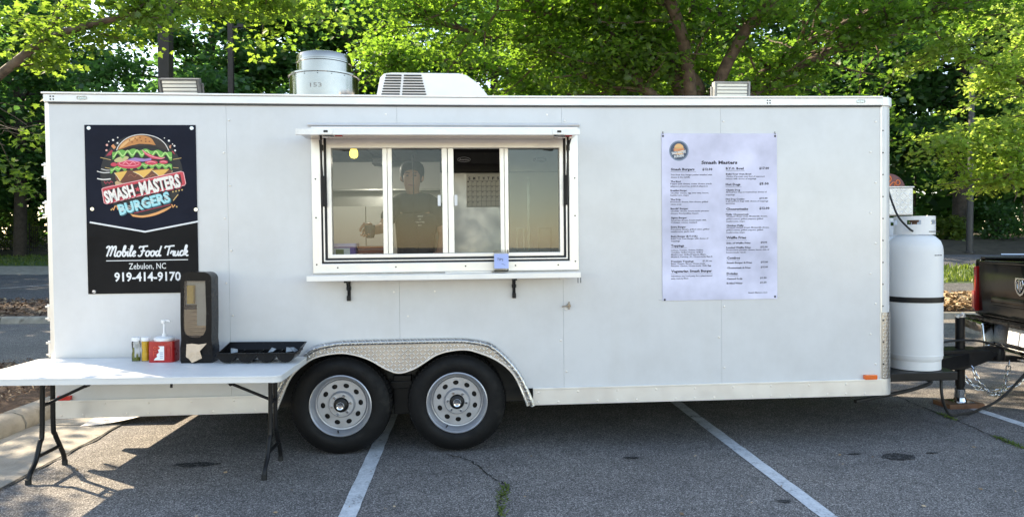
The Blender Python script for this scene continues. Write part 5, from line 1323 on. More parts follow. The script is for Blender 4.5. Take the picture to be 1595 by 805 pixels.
q = MB(); q.tube([(-.034 + .009 * cos(t), -.0662, .102 + .008 * sin(t)) for t in [2 * pi * i / 12 for i in range(12)]], .0022, 5, closed=True); q.tube([(-.012 + .008 * cos(t), -.0662, .100 + .007 * sin(t)) for t in [2 * pi * i / 12 for i in range(12)]], .0022, 5, closed=True)
q.tube([(-.044, -.0662, .045), (-.044, -.0662, .078), (-.022, -.0662, .078)], .0022, 5); q.tube([(-.044, -.0662, .062), (-.028, -.0662, .062)], .0022, 5); q.build('label_tomato', flat('orange_red', (.70, .10, .05)), jg)
MB().lathe([(.063, .143), (.066, .150), (.064, .162), (.05, .170), (.015, .172), (.013, .19), (0, .191)], (0, 0, 0), 'z', 28, False).build('lid', M['white'], jg, smooth=40)
pm = MB(); pm.tube([(0, 0, .17), (0, 0, .275)], .0075, 10); pm.lathe([(.013, .262), (.016, .268), (.016, .286), (0, .289)], (-.004, 0, 0), 'z', 14, False); pm.tube([(0, 0, .281), (.03, -.004, .281), (.045, -.006, .274)], .006, 8)
pm.build('pump', M['white'], jg, smooth=40)
nd = empty('napkin_dispenser', (-1.838, 4.93, TT)); nd.scale = (.88, .9, 1); tag(nd, 'tall black napkin dispenser with a clear window and one napkin pulled out', 'napkin dispenser')
shp = [(-.115, 0), (.115, 0), (.122, .02), (.122, .10), (.114, .16), (.118, .30), (.116, .575)] + [(.116 - .06 * (1 - cos(t)), .575 + .045 * sin(t)) for t in [pi / 2 * i / 6 for i in range(1, 7)]] + [(-.06, .623), (-.098, .612), (-.112, .59), (-.116, .57), (-.118, .30), (-.114, .16), (-.122, .10), (-.122, .02)]
wnd = [(-.086, .560), (.070, .560), (.076, .35), (.072, .225), (.056, .195), (.025, .178), (-.012, .174), (-.05, .18), (-.080, .197), (-.094, .225), (-.096, .35)]
MB().plate(shp, [wnd], -.092, .0).build('dispenser_front', M['blackplastic'], nd)
MB().plate(shp, (), .0005, .055).build('dispenser_back', M['blackplastic'], nd)
MB().plate(wnd, (), -.090, -.088).build('window', glass_mat('glossy_window', (.94, .94, .93), 1.9, .12), nd)
for k in range(19):
    z = .19 + k * .0092
    MB().hexa([(-.098, -.080, z), (.08, -.080, z + (.004 if k % 3 else -.002)), (.08, 0, z), (-.098, 0, z)], [(-.098, -.080, z + .007), (.08, -.080, z + .008), (.08, 0, z + .007), (-.098, 0, z + .007)]).build('napkin', M['kraft'], nd)
MB().box(-.072, -.022, -.082, -.046, .405, .53).build('yellow_card', flat('yellow_card', (.75, .52, .12)), nd)
MB().box(-.098, .080, -.044, -.001, .395, .575).build('grey_reflection', flat('grey_reflection', (.66, .65, .62)), nd)  # grey panel painting the reflection in the upper window
MB().box(.004, .082, -.086, -.0815, .255, .548).build('pale_reflection', flat('pale_reflection', (.56, .555, .54)), nd)  # pale panel painting the window's reflection over the right half
MB().box(-.118, .118, -.098, -.0925, .045, .055).build('slot_lip', M['blackplastic'], nd, bevel=.003)
nv = [(-.075, -.092, .13), (-.03, -.10, .135), (.02, -.095, .128), (.08, -.092, .135), (.035, -.115, .085), (.045, -.10, .035), (.005, -.118, .075), (.012, -.125, .02), (-.02, -.13, .008), (-.045, -.115, .03), (-.035, -.12, .075), (-.072, -.108, .045)]
MB().add(nv, [(0, 1, 10), (1, 6, 10), (1, 2, 6), (2, 4, 6), (2, 3, 4), (4, 5, 6), (6, 5, 7), (10, 6, 9), (6, 7, 8), (6, 8, 9), (0, 10, 11), (10, 9, 11)]).build('pulled_napkin', M['kraft'], nd, fix=False)
cd = empty('condiment_tray', (-1.425, 4.90, TT)); tag(cd, 'low black condiment tray with four round cups on the table end', 'condiment tray')
def cup(x):
    mb = MB(); R = .062; vs = []; fs = []; n = 14
    for i in range(n + 1):
        t = pi + pi * i / n
        vs += [(x + R * cos(t), -.10, .068 + R * .98 * sin(t)), (x + R * cos(t), .09, .068 + R * .98 * sin(t))]
    for i in range(n): fs.append((2 * i, 2 * i + 1, 2 * i + 3, 2 * i + 2))
    fs.append(tuple(2 * i for i in range(n + 1))); fs.append(tuple(2 * i + 1 for i in range(n, -1, -1)))
    return mb.add(vs, fs)
for k in range(4): cup(-.197 + .1305 * k).build('cup', M['blackplastic'], cd, smooth=40)
rim = MB(); rim.ring(-.268, .268, -.105, .10, .010, 0, 0.001)
MB().plate(rrect(-.270, .270, -.112, .105, .02), [rrect(-.262, .262, -.10, .095, .016)], .066, .074, frame=lambda x, y, z: (x, z, y)).build('rim', M['blackplastic'], cd, bevel=.002)
hw = MB(); hw.hexa([(-.262, .092, .068), (.262, .092, .068), (.262, .097, .068), (-.262, .097, .068)], [(-.25, .125, .118), (.29, .125, .118), (.29, .13, .118), (-.25, .13, .118)]); hw.hexa([(.255, -.10, .068), (.262, -.10, .068), (.262, .095, .068), (.255, .095, .068)], [(.283, -.06, .10), (.29, -.06, .10), (.29, .13, .118), (.283, .13, .118)]); hw.hexa([(-.262, -.10, .068), (-.255, -.10, .068), (-.255, .095, .068), (-.262, .095, .068)], [(-.256, -.06, .08), (-.25, -.06, .08), (-.245, .13, .118), (-.25, .13, .118)])
hw.build('hood', M['blackplastic'], cd)
for k, (x, rz_) in enumerate(((-.185, .4), (.07, -.5), (.185, .2), (.215, 1.2))):
    p = empty('condiment_packet', (-1.425 + x, 4.92 + .012 * k, TT + .058), rz_); tag(p, ['clear white packet at the dispenser end of the condiment tray', 'clear white packet in the third cup of the condiment tray', 'crumpled white packet leaning in the last cup of the tray', 'white packet lying across another in the last tray cup'][k], 'packet', 'packets in the condiment tray')
    o = MB().add([(-.022, -.016, 0), (.022, -.018, .006), (.024, .016, .022), (-.02, .018, .03), (0, 0, .03)], [(0, 1, 4), (1, 2, 4), (2, 3, 4), (3, 0, 4)]).build('wrapper', M['packet'] if 'packet' in M else M.setdefault('packet', flat('packet_film', (.27, .30, .33))), p, fix=False)
cbd = empty('cardboard_sheet', (-3.0, 6.25, 0)); tag(cbd, 'pale cardboard sheet curling off the ground under the trailer tail', 'cardboard')
MB().grid(8, 4, lambda a, b: (-.26 + .62 * a, -.20 + .36 * b + .15 * a, .012 + .10 * a * a + .02 * b)).build('sheet', M['cardboard'], cbd, smooth=60, fix=False)

# ------------------------------------------------------------------ black pickup on the hitch
tk = empty('pickup_truck', (5.406, 6.42, 0), radians(-13)); tag(tk, 'black pickup truck hitched to the trailer tongue, chrome rear bumper', 'truck')
PB = M['truckblack']
MB().hexa([(.02, -.86, .80), (.07, -.86, .80), (.07, .86, .80), (.02, .86, .80)], [(.0, -.84, 1.385), (.06, -.84, 1.385), (.06, .84, 1.385), (.0, .84, 1.385)]).build('tailgate', PB, tk, bevel=.018, smooth=40, seg=3)
tgp = MB(); tgp.box(-.012, .02, -.55, .55, .93, 1.02); tgp.build('tailgate_step', PB, tk, bevel=.02, smooth=40, seg=3)
MB().box(-.012, .03, -.70, .70, 1.355, 1.392).build('tailgate_spoiler', PB, tk, bevel=.01)
for s in (1, -1):
    side_p = [(.03, .80), (.03, 1.40), (1.9, 1.40), (1.95, .62), (1.52, .60), (1.47, .80), (1.36, .92), (1.20, .97), (1.02, .95), (.88, .86), (.80, .72), (.76, .60), (.30, .62)]
    MB().plate(side_p, (), s * .865, s * .985).build('bed_side', PB, tk, bevel=.03, smooth=40, seg=3)
    MB().box(.05, 1.9, s * .86 - .05, s * .86 + .05, 1.401, 1.425).build('bed_rail_cap', M['blackplastic'], tk, bevel=.01)
    MB().hexa([(-.015, s * .872, .83), (.10, s * .872, .83), (.12, s * .992, .83), (.02, s * .992, .83)], [(-.015, s * .872, 1.32), (.10, s * .872, 1.32), (.12, s * .992, 1.32), (.02, s * .992, 1.32)]).build('tail_light', M['tail_red'], tk, bevel=.012, smooth=40)
    MB().hexa([(-.019, s * .895, .86), (-.0, s * .895, .86), (.02, s * .98, .86), (.0, s * .98, .86)], [(-.019, s * .895, 1.05), (-.0, s * .895, 1.05), (.02, s * .98, 1.05), (.0, s * .98, 1.05)]).build('reverse_light', mats_rev if 'mats_rev' in globals() else globals().setdefault('mats_rev', mat('pale_red_lens', (.62, .12, .10), .15, 0, .1, 12, coat=.6)), tk, bevel=.004)
    bm_ = MB().plate([(s * .46, .74), (s * .985, .755), (s * .99, .50), (s * .95, .44), (s * .42, .42), (s * .42, .56)], (), -.14, .02, frame=lambda x, y, z: (y + .06 * (abs(x) / .99) ** 4, x, z)); bm_.build('bumper_corner', M['chrome'], tk, bevel=.02, smooth=40, seg=3)
    MB().box(-.10, 0.02, min(s * .52, s * .96), max(s * .52, s * .96), .765, .785).build('bumper_pad', M['blackplastic'], tk, bevel=.008)
    for x in (.0 + 1.13, 4.6):
        w = MB().lathe([(.22, -.12), (.30, -.135), (.37, -.125), (.395, -.09), (.40, 0), (.395, .09), (.37, .125), (.22, .12)], (x, s * .84, .40), 'y', 40, False).build('wheel', M['rubber'], tk, smooth=40)
        MB().lathe([(0, -.08 * s), (.05, -.09 * s), (.06, -.07 * s), (.20, -.06 * s), (.225, -.12 * s), (.235, -.12 * s)] if s < 0 else [(0, .08), (.05, .09), (.06, .07), (.20, .06), (.225, .12), (.235, .12)], (x, s * .84, .40), 'y', 24, False).build('rim', M['wheel'], w, smooth=40)
    MB().plate([(1.98, .62), (1.98, 1.40), (2.05, 1.42), (2.45, 1.42), (3.0, 1.42), (4.0, 1.40), (4.1, 1.22), (5.5, 1.15), (5.62, .95), (5.6, .60), (5.08, .58), (5.0, .80), (4.78, .93), (4.45, .94), (4.2, .82), (4.12, .60)], (), s * .84, s * .97).build('cab_side', PB, tk, bevel=.03, smooth=40, seg=3)
    MB().plate([(2.18, 1.45), (2.28, 1.84), (3.2, 1.86), (3.95, 1.45)], (), s * .80, s * .82).build('side_window', M['glass_dark'] if 'glass_dark' in M else M.setdefault('glass_dark', mat('dark_glass', (.01, .012, .013), .05, 0, .1, 4)), tk)
    MB().tube([(.9, s * .80, 1.45), (.2, s * .80, 1.45)], .012, 8).build('tie_down', M['chrome'], tk)
MB().box(.06, 1.95, -.85, .85, .78, .84).build('bed_floor', M['black'], tk)
MB().box(1.90, 1.96, -.85, .85, .84, 1.42).build('bed_front', PB, tk, bevel=.01)
MB().hexa([(2.02, -.86, 1.40), (4.05, -.86, 1.40), (4.05, .86, 1.40), (2.02, .86, 1.40)], [(2.28, -.72, 1.90), (3.15, -.72, 1.92), (3.15, .72, 1.92), (2.28, .72, 1.90)]).build('cab', PB, tk, bevel=.05, smooth=40, seg=3)
MB().hexa([(2.045, -.70, 1.46), (2.07, -.70, 1.46), (2.07, .70, 1.46), (2.045, .70, 1.46)], [(2.215, -.62, 1.82), (2.24, -.62, 1.82), (2.24, .62, 1.82), (2.215, .62, 1.82)]).build('rear_window', M['glass_dark'], tk)
MB().hexa([(4.08, -.80, 1.0), (5.55, -.80, .9), (5.55, .80, .9), (4.08, .80, 1.0)], [(4.08, -.82, 1.36), (5.45, -.80, 1.18), (5.45, .80, 1.18), (4.08, .82, 1.36)]).build('bonnet', PB, tk, bevel=.04, smooth=40, seg=3)
MB().box(2.0, 5.5, -.83, .83, .5, .9).build('underbody', M['chassis'], tk)
MB().box(.05, 2.0, -.45, .45, .45, .62).build('bed_frame', M['chassis'], tk)
bc = MB().box(-.10, .03, -.435, .435, .45, .52).build('bumper_bar', M['chrome'], tk, bevel=.015, smooth=40)
MB().box(-.11, .02, -.435, .435, .521, .545).build('bumper_roll', M['chrome'], tk, bevel=.01, smooth=40)
MB().box(-.03, .03, -.44, .44, .546, .76).build('bumper_recess', M['blackplastic'], tk, bevel=.01)
MB().box(-.12, .02, -.47, .47, .762, .79).build('bumper_step', M['blackplastic'], tk, bevel=.008)
lp = MB().hexa([(-.044, -.155, .575), (-.036, -.155, .575), (-.036, .155, .575), (-.044, .155, .575)], [(-.030, -.155, .735), (-.022, -.155, .735), (-.022, .155, .735), (-.030, .155, .735)]).build('licence_plate', M['white'], tk, bevel=.003)
q = MB(); q.hexa([(-.0445, .06, .605), (-.0440, .06, .605), (-.0440, .125, .605), (-.0445, .125, .605)], [(-.0370, .06, .69), (-.0365, .06, .69), (-.0365, .125, .69), (-.0370, .125, .69)])
q.build('plate_mark', flat('plate_blue', (.25, .30, .38)), lp)
em_ = MB().plate([(-.085, 1.235), (.085, 1.235), (.095, 1.20), (.085, 1.12), (.05, 1.075), (0, 1.055), (-.05, 1.075), (-.085, 1.12), (-.095, 1.20)], [[(-.068, 1.218), (.068, 1.218), (.075, 1.19), (.066, 1.13), (.04, 1.095), (0, 1.078), (-.04, 1.095), (-.066, 1.13), (-.075, 1.19)]], -.014, .004, frame=lambda x, y, z: (y, x, z)).build('emblem', M['chrome'], tk, bevel=.004)
q = MB()
for s in (1, -1):
    q.tube(smooth_path([(-.008, s * .008, 1.20), (-.010, s * .035, 1.205), (-.012, s * .052, 1.17), (-.012, s * .035, 1.125), (-.010, s * .02, 1.14), (-.008, s * .03, 1.165)], 5), .009, 8)
q.tube([(-.006, 0, 1.20), (-.012, 0, 1.15), (-.010, 0, 1.095)], [.022, .016, .010], 8)
q.build('emblem_figure', M['chrome'], em_, smooth=50)
hb = MB(); hb.box(-.30, .05, -.03, .03, .415, .475); hb.tube([(-.28, 0, .45), (-.28, 0, .53)], .018, 10); hb.build('hitch_mount', M['black'], tk, bevel=.004)
MB().lathe([(0, -.03), (.022, -.02), (.026, 0), (.022, .02), (0, .03)], (-.28, 0, .55), 'z', 14, False).build('hitch_ball', M['chrome'], tk, smooth=60)
MB().box(.12, .2, .2, .3, .40, .44).build('tow_socket', M['black'], tk)

# ------------------------------------------------------------------ lamp posts
def lamp_post(x, y, h, w, m, label, arm, round_=False):
    z = terrain(x, y) if y > 14.2 else 0
    t = empty('lamp_post', (x, y, z)); tag(t, label, 'lamp post')
    p = MB()
    if round_: p.tube([(0, 0, .0), (0, 0, h)], [w / 2, w / 2 * .8], 16)
    else: p.box(-w / 2, w / 2, -w / 2, w / 2, 0, h)
    p.build('post', m, t, bevel=0 if round_ else .015, smooth=40 if round_ else None)
    MB().lathe([(w * .75, 0), (w * .75, .06), (w * .6, .09), (0, .09)], (0, 0, 0), 'z', 20, False).build('base_plate', m, t, smooth=40)
    a = MB(); a.box(min(0, arm * .5), max(0, arm * .5), -.03, .03, h - .22, h - .15); a.build('arm', m, t, bevel=.005)
    MB().hexa([(arm * .35, -.17, h - .24), (arm * .95, -.17, h - .20), (arm * .95, .17, h - .20), (arm * .35, .17, h - .24)], [(arm * .35, -.15, h - .10), (arm * .85, -.15, h - .12), (arm * .85, .15, h - .12), (arm * .35, .15, h - .10)]).build('lamp_head', m, t, bevel=.01)
    MB().box(min(arm * .42, arm * .88), max(arm * .42, arm * .88), -.13, .13, h - .262, h - .238).build('lens', M['clear'], t)
lamp_post(-6.10, 14.6, 8.6, .225, M['bronze'], 'thick dark brown lamp post rising behind the grey floodlight', .8)
lamp_post(-7.90, 24, 9.0 - .18, .17, M['bronze'], 'slimmer lamp post with its lamp head just under the yellow leaves', .72)
lamp_post(20.02, 26.4, 7.5, .25, M['greypost'], 'grey lamp post standing before the woods beyond the pickup', .7, True)
# iron fence at the edge of the woods
fn_ = empty('iron_fence', (-40, 42.5, terrain(-40, 42.5))); tag(fn_, 'dark iron picket fence along the edge of the woods', 'fence')
for k in range(12): MB().box(k * 2.4 - .03, k * 2.4 + .03, -.03, .03, -.1, 1.75).build('post', M['black'], fn_)
for z in (.3, 1.5): MB().box(0, 26.4, -.02, .02, z, z + .04).build('rail', M['black'], fn_)
pk = MB()
for k in range(220): pk.box(k * .12 - .01, k * .12 + .01, -.035, -.021, .1, 1.65)
tag(pk.build('pickets', M['black'], fn_), kind='stuff')

# ------------------------------------------------------------------ trees
SX, SY, SZ = SUN_DIR.x, SUN_DIR.y, SUN_DIR.z
LOBED = np.array([(0, 0, 0), (.16, .06, .01), (.46, .10, .05), (.34, .34, .05), (.58, .56, .08), (.26, .58, .03), (.20, .74, .02), (0, 1.0, -.06), (-.20, .74, .02), (-.26, .58, .03), (-.58, .56, .08), (-.34, .34, .05), (-.46, .10, .05), (-.16, .06, .01)])   # maple leaf outline, folded at the midrib
KITE = np.array([(0, 0, 0), (.42, .30, .05), (.30, .62, .03), (0, 1.0, -.06), (-.30, .62, .03), (-.42, .30, .05)])   # lobed leaf outline
def sun_gap(P, rng):
    """openings in the crowns through which the sun reaches the lot: True where a leaf is left out"""
    gx = P[:, 0] - SX / SZ * P[:, 2]; gy = P[:, 1] - SY / SZ * P[:, 2]
    out = np.zeros(len(P), bool)
    wob = .35 * np.sin(gx * 5.1 + gy * 2.3) + .3 * np.sin(gy * 6.7 - gx * 1.9)
    for (x0, x1, y0, y1, k) in GAPS:
        inside = (gx > x0) & (gx < x1) & (gy > y0) & (gy < y1)
        out |= inside & (wob < k)
    return out
GAPS = [(-3.0, -1.5, 4.98, 7.6, .7), (-2.62, -1.95, 4.38, 4.70, .7), (-2.3, -1.45, 3.85, 4.3, .3), (-3.6, -2.6, 4.2, 6.4, -.35), (4.3, 7.2, 6.9, 9.5, -.1), (8.5, 17, 13.2, 17.5, .3), (-16, -6.5, 8.5, 14.3, -.15), (-16, -9, 14, 17, .1), (13.8, 17.2, 9.4, 11.6, .6)]
def foliage(name, centres, sizes, per, leaf, m, parent, seed, flatz=.5, gap=True, quad=False, org=(0, 0, 0), lobed=False):
    rng = np.random.default_rng(seed)
    C_ = np.repeat(np.asarray(centres, float), per, axis=0); S_ = np.repeat(np.asarray(sizes, float), per)
    n = len(C_)
    P = C_ + rng.normal(0, 1, (n, 3)) * S_[:, None] * np.array([1, 1, flatz])
    if gap:
        P = P[~sun_gap(P + np.array(org), rng)]; n = len(P)
    a = rng.uniform(0, 2 * pi, n); el = rng.normal(-.25, .35, n)
    d = np.stack([np.cos(a) * np.cos(el), np.sin(a) * np.cos(el), np.sin(el)], 1)
    r = rng.normal(0, .55, (n, 3)) + np.array([0, 0, 1.0]); nrm = r - (r * d).sum(1)[:, None] * d; nrm /= np.linalg.norm(nrm, axis=1)[:, None]
    s = np.cross(d, nrm); L = leaf * rng.uniform(.65, 1.35, n)
    if quad:
        K = np.array([(0, 0, 0), (.42, .5, .06), (0, 1.0, -.05), (-.42, .5, .06)]); fc = [(0, 1, 2), (0, 2, 3)]
    elif lobed:
        K = LOBED; fc = [(0, 1, 2, 3, 4, 5, 6, 7), (0, 7, 8, 9, 10, 11, 12, 13)]
    else:
        K = KITE; fc = [(0, 1, 2, 3), (0, 3, 4, 5)]
    kv = len(K)
    V = P[:, None, :] + L[:, None, None] * (K[None, :, 0, None] * s[:, None, :] + K[None, :, 1, None] * d[:, None, :] + K[None, :, 2, None] * nrm[:, None, :])
    F = np.array(fc)
    loops = (np.arange(n)[:, None, None] * kv + F[None]).reshape(-1)
    k = F.shape[1]; nf = n * len(fc)
    return fast_mesh(name, V.reshape(-1, 3), loops, np.arange(nf) * k, np.full(nf, k), m, parent)

def limb_path(a, b, rng, wob, k=6):
    a, b = Vector(a), Vector(b); pts = []
    for i in range(k + 1):
        t = i / k; p = a.lerp(b, t)
        if 0 < i < k: p += Vector((rng.uniform(-1, 1), rng.uniform(-1, 1), rng.uniform(-.5, .8))) * wob
        pts.append(p)
    return smooth_path(pts, 3)
def grow(limbs, rng, n_sub, sub_len, droop=0.0):
    """secondary branches from the given limbs; returns twig polylines and clump centres"""
    twigs, cen = [], []
    for path, r0 in limbs:
        L = len(path)
        for _ in range(n_sub):
            i = int(L * rng.uniform(.30, .99)); p = path[min(i, L - 1)]
            d = (path[min(i + 1, L - 1)] - path[max(i - 1, 0)]).normalized()
            v = (d * .6 + Vector((rng.gauss(0, 1), rng.gauss(0, 1), rng.gauss(.05, .45) - droop))).normalized() * sub_len * rng.uniform(.5, 1.2)
            q = limb_path(p, p + v, rng, sub_len * .07, 3)
            twigs.append((q, r0 * .22))
            for t in (.35, .6, .8, 1.0): cen.append(tuple(q[int((len(q) - 1) * t)]))
    return twigs, cen
def tree(name, base, label, limbs, n_sub, sub_len, per, csize, leaf, m, bark, seed, droop=0.0, flatz=.4, trunk=None, gap=True, group=None, keep=None, shade_clumps=()):
    rng = random.Random(seed)
    t = empty(name, base); tag(t, label, 'tree', group)
    B0 = Vector(base)
    tk_ = MB()
    if trunk: tk_.tube([Vector(p) - B0 for p in trunk[0]], trunk[1], 14)
    LP = []
    for pts, r in limbs:
        P = smooth_path([Vector(p) - B0 for p in pts], 6); LP.append((P, r))
    if trunk: tk_.build('trunk', bark, t, smooth=60)
    for P, r in LP:
        n = len(P); MB().tube(P, [r * (1 - .75 * i / (n - 1)) for i in range(n)], 9).build('limb', bark, t, smooth=60)
    tw, cen = grow(LP, rng, n_sub, sub_len, droop)
    if keep: cen = [c for c in cen if keep(Vector(c) + B0)]
    cen += [tuple(Vector(p) - B0) for p in shade_clumps]
    b = MB()
    for q, r in tw: b.tube(q, [max(.004, r * (1 - .7 * i / (len(q) - 1))) for i in range(len(q))], 5)
    tag(b.build('twigs', bark, t), kind='stuff')
    foliage('crown', cen, [csize * rng.uniform(.7, 1.3) for _ in cen], per, leaf, m, t, seed, flatz, gap, org=base, lobed=(name == 'maple_tree'))
    return t
# big maple right behind the trailer
mbase = (5.15, 15.5, .1)
ml_ = [
 ([(2.0, 13.6, 7.0), (0, 13.2, 7.4), (-1.5, 13, 7.2), (-3.2, 13, 6.9)], .07),  # out-of-view limb added to streak the tongue ground with shade
 ([(5.15, 15.5, 3.4), (5.2, 15.3, 4.9), (4.85, 15.2, 5.5), (5.0, 15.1, 6.4), (4.94, 15, 7.2), (5.0, 15, 9.0)], .20),
 ([(5.15, 15.5, 3.2), (4.6, 15.2, 4.3), (3.8, 14.8, 4.95), (3.3, 14.5, 5.4), (2.9, 14.2, 6.0), (2.0, 13.6, 7.0)], .17),
 ([(5.15, 15.5, 3.6), (4.7, 15.4, 5.35), (3.9, 15.2, 6.1), (3.1, 15.0, 6.3), (1.8, 14.8, 6.6), (.2, 14.6, 7.0)], .20),
 ([(5.15, 15.5, 3.0), (4.2, 15.8, 4.6), (2.8, 15.9, 5.4), (1.9, 15.9, 6.1), (0.2, 16, 6.4), (-1.8, 16, 6.9)], .15),
 ([(5.15, 15.5, 3.4), (5.9, 15.4, 4.6), (6.8, 15.3, 5.5), (7.7, 15.2, 6.1), (9.0, 15, 6.8)], .18),
 ([(5.15, 15.5, 3.2), (6.3, 15.0, 4.8), (7.8, 14.5, 5.7), (9.2, 14, 6.3), (10.6, 13.6, 6.6)], .15),
 ([(5.15, 15.5, 3.6), (5.6, 14.6, 5.5), (6.2, 13.2, 6.8), (6.6, 12, 7.4), (6.8, 10.8, 7.6)], .16),
 ([(5.15, 15.5, 3.6), (4.6, 14.4, 5.6), (3.6, 13, 6.7), (2.8, 12, 7.2), (2.0, 11, 7.3)], .16),
 ([(5.15, 15.5, 3.4), (3.2, 17.0, 5.0), (1.0, 18, 6.0), (-1.0, 18.4, 6.4), (-2.6, 18.6, 6.6)], .15),
 ([(5.15, 15.5, 3.4), (6.5, 17, 5.2), (8, 18.6, 6.2), (9.5, 19.6, 6.6)], .15),
 ([(5.15, 15.5, 3.0), (3.9, 16.6, 3.9), (2.4, 17.6, 4.5), (.6, 18.2, 5.0), (-1.2, 18.4, 5.2)], .12),
 ([(5.15, 15.5, 3.0), (7.0, 16.4, 3.9), (8.6, 17, 4.4), (10.4, 17.4, 4.8)], .12),
 ([(4.94, 15, 7.2), (3.4, 14.4, 8.2), (1.5, 13.8, 8.6)], .12), ([(4.94, 15, 7.2), (6.8, 14.4, 8.2), (8.5, 13.8, 8.6)], .12)]
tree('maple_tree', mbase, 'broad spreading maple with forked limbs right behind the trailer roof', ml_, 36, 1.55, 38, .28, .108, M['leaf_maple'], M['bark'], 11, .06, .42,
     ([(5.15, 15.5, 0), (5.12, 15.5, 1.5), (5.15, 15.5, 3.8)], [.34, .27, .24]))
# tree whose long limb reaches in at the upper corner
ll_ = [
 ([(-10.6, 12.4, 2.4), (-8.4, 11.0, 2.9), (-6.4, 10, 3.85), (-5.7, 9.9, 4.33), (-5.27, 9.9, 4.50), (-4.55, 9.8, 4.68), (-4.13, 9.8, 4.95), (-3.4, 9.7, 5.4)], .078),
 ([(-4.13, 9.8, 4.95), (-3.7, 9.9, 4.82), (-3.2, 9.9, 4.98), (-2.6, 10, 5.05)], .04),
 ([(-10.6, 12.4, 2.8), (-9.4, 11.4, 5.2), (-8, 10.6, 6.8), (-6.5, 10, 7.6)], .11),
 ([(-6.0, 10, 4.1), (-5.6, 10.2, 4.9), (-5.2, 10.4, 5.6)], .035),
 ([(-6.4, 10, 3.85), (-6.3, 9.6, 3.3), (-6.15, 9.3, 2.95)], .03),
 ([(-10.6, 12.4, 2.8), (-9.8, 10.2, 4.4), (-9.2, 8.6, 5.2), (-8.6, 7.4, 5.8)], .09)]  # limb out of view, added to shade the ground beside the table
tree('maple_tree', (-10.6, 12.4, .1), 'young maple reaching one long bare limb over the trailer tail', ll_, 14, .85, 36, .17, .08, M['leaf_young'], M['bark'], 23, .12, .45,
     ([(-10.6, 12.4, 0), (-10.6, 12.4, 3.0)], [.22, .17]),
     shade_clumps=[(-9.6 + .42 * i + .1 * sin(7 * j), 7.5 + .36 * j + .1 * sin(5 * i), 4.9 + .35 * sin(3 * i + 5 * j)) for i in range(8) for j in range(6)] + [(-10.1 + .38 * i + .1 * sin(5 * j), 8.9 + .38 * j, 5.1 + .3 * sin(4 * i + 3 * j)) for i in range(4) for j in range(7) if (i + 2 * j) % 5])  # unseen leaf clumps added to shade the gutter and near ground
# bough by the pickup, its sunlit look put into the leaf colour
bl_ = [
 ([(15.6, 15.5, 2.6), (13.6, 14.6, 3.6), (12.0, 14.0, 4.0), (10.6, 13.6, 3.9), (9.7, 13.4, 3.55)], .10),
 ([(15.6, 15.5, 2.4), (13.8, 14.2, 3.0), (12.4, 13.6, 3.2), (11.3, 13.3, 3.1), (10.7, 13.2, 2.9)], .09),
 ([(15.6, 15.5, 3.0), (13.4, 14.8, 4.6), (11.4, 14.2, 5.3), (9.8, 13.8, 5.6)], .12),
 ([(15.6, 15.5, 3.4), (13.8, 14.4, 5.8), (12, 13.8, 7.0)], .13), ([(15.6, 15.5, 3.4), (15, 17, 6), (14, 18, 8)], .13)]
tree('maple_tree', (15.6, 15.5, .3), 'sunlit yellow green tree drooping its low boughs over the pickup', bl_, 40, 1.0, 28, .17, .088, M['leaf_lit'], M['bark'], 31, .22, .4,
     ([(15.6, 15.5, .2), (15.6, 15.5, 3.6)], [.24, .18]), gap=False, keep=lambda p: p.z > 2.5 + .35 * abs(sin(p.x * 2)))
# woodland trees further off: four kinds of crown, copied
def wood_tree(seed, H, R, z0):
    rng = random.Random(seed); limbs = []
    for k in range(26):
        t = (k + .5) / 26; z = z0 + (H - z0) * t; a = k * 2.4 + rng.uniform(-.4, .4); rr = R * (sin(pi * min(1, .18 + .80 * t)) ** .7) * rng.uniform(.7, 1.15)
        limbs.append(([(0, 0, z - .5), (rr * .5 * cos(a), rr * .5 * sin(a), z + .3), (rr * cos(a), rr * sin(a), z + rng.uniform(-.3, .9))], .09))
    return limbs
kinds = []
def woodland(label, x, y, k, sc, rz, g='trees at the edge of the woods'):
    z = terrain(x, y) - .1
    if len(kinds) <= k:
        H, R, z0 = ((17, 5.0, 3.2), (19, 4.4, 4.5), (15, 5.4, 2.4))[k]
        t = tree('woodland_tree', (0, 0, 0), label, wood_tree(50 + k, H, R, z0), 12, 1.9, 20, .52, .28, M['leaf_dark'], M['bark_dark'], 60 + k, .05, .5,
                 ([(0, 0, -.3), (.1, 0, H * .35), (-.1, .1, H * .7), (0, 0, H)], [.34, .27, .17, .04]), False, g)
        kinds.append(t)
    else:
        src = kinds[k]; t = src.copy(); COL.objects.link(t); tag(t, label, 'tree', g)
        for ch in src.children:
            c = ch.copy(); COL.objects.link(c); c.parent = t
    t.location = (x, y, z); t.rotation_euler = (0, 0, rz); t.scale = (sc, sc, sc)
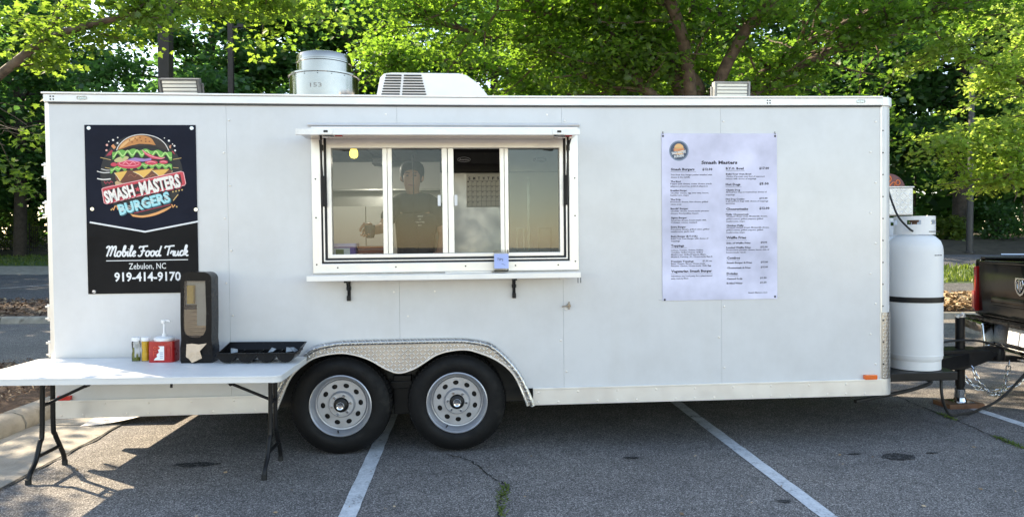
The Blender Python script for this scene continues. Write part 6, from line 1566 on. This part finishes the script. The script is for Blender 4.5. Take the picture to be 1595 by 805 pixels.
for a in [
 ('dark tree with a thick trunk on the bank left of the trailer tail', -24.3, 39.5, 0, 1.0, .3), ('leafy tree behind the thick brown lamp post', -13.0, 37, 2, .95, 1.2),
 ('tall dark tree behind the slimmer lamp post', -8.5, 41, 1, 1.0, 2.0), ('dark tree seen between the steel fan drum and the slimmer lamp post', -6.0, 36, 2, .92, 3.1),
 ('tree in the farthest corner of the woods by the fence', -31, 43, 1, .95, .9), ('bushy tree beyond the fence, beside the open patch of sky', -31, 52, 2, .9, 4.0),
 ('tree behind the maple near the air conditioner', 1.5, 39, 0, 1.0, 5.0), ('tall tree behind the crown of the big maple', 8.0, 40, 1, 1.0, .2),
 ('dark tree behind the silver floodlight', 14, 38, 0, 1.0, 2.6), ('dark tree directly above the propane tanks', 20.5, 34, 2, 1.05, 1.5),
 ('shaded tree between the propane tanks and the grey lamp post', 24.5, 33, 0, 1.05, .7), ('shaded tree beyond the grey lamp post', 29.5, 34.5, 1, 1.0, 3.3), ('shaded tree at the far end of the woods past the pickup', 34.5, 33, 2, 1.05, 5.2),
 ('tall tree off beyond the planting island, its crown half out of view', -31, 33, 0, 1.0, 2.2), ('tall tree off beyond the end of the fence', -38, 31, 1, 1.0, 1.1), ('bushy tree on the bed by the lot entrance, outside the view', -20, 19, 2, .85, 2.9)]:  # these three are unseen trees, added for the shade they cast
    woodland(*a)
# bushes in the sun under the woods
def bush(x, y, r, h, label, seed, m='leaf_bush', leaf=.16):
    z = terrain(x, y); rng = random.Random(seed)
    t = empty('bush', (x, y, z)); tag(t, label, 'bush', 'bushes under the woods')
    st = MB(); cen = []
    for k in range(9):
        a = rng.uniform(0, 6.28); q = Vector((r * .8 * cos(a) * rng.random(), r * .8 * sin(a) * rng.random(), h * rng.uniform(.6, 1)))
        st.tube([(0, 0, 0), q * .5 + Vector((0, 0, .1)), q], [.03, .02, .008], 5)
    st.build('stem', M['bark_dark'], t)
    for k in range(70): 
        a = rng.uniform(0, 6.28); u = sqrt(rng.random()); zz = rng.uniform(.1, 1)
        cen.append((r * u * cos(a) * (1.1 - .5 * zz), r * u * sin(a) * (1.1 - .5 * zz), h * zz))
    foliage('crown', cen, [.16 * r] * len(cen), 26, leaf, M[m], t, seed, .7, False, True)
bush(-27.6, 44.5, 1.8, 2.6, 'bright bush in the sun left of the dark trunk', 1); bush(-22.5, 43.5, 1.6, 3.0, 'bright bush in the sun right of the dark trunk', 2)
bush(-20.6, 41.5, 1.2, 1.6, 'low shaded bush against the trailer tail', 3, 'leaf_dark'); bush(22.6, 31.0, .7, 1.0, 'small bright bush just past the grey lamp post', 5); bush(20.3, 31.5, .6, .9, 'small bright bush just before the grey lamp post', 6); bush(25.0, 31.0, 1.1, 1.6, 'shaded bush above the pickup tailgate', 7, 'leaf_dark'); bush(18.6, 30, 1.6, 1.5, 'shaded bush beside the propane tank', 8, 'leaf_dark')
# the woods all round the lot, too far and dense to tell apart
rng_ = np.random.default_rng(99); cen = []; 
for i in range(2400):
    a = rng_.uniform(0, 2 * pi); r = rng_.uniform(52, 72); x, y = r * cos(a), r * sin(a) + 5
    hmax = 11 + 4 * sin(a * 7) + 3 * sin(a * 17 + 1)
    if y < -8: continue
    cen.append((x, y, rng_.uniform(0, 1) ** .8 * hmax + (1.5 if y > 20 else 0)))
w = foliage('woods', cen, [1.25] * len(cen), 60, .85, M['leaf_dark'], None, 98, .8, False, True)
tag(w, 'dense far woods around the lot', kind='stuff')
tr_ = MB(); 
for i in range(160):
    a = rng_.uniform(-.15, pi + .15); r = rng_.uniform(50, 70); x, y = r * cos(a), r * sin(a) + 5
    tr_.tube([(x, y, 0), (x + rng_.uniform(-.3, .3), y, 6.5)], [rng_.uniform(.12, .25), .06], 6)
tag(tr_.build('woods_trunks', M['bark_dark']), 'trunks inside the far woods', kind='stuff')
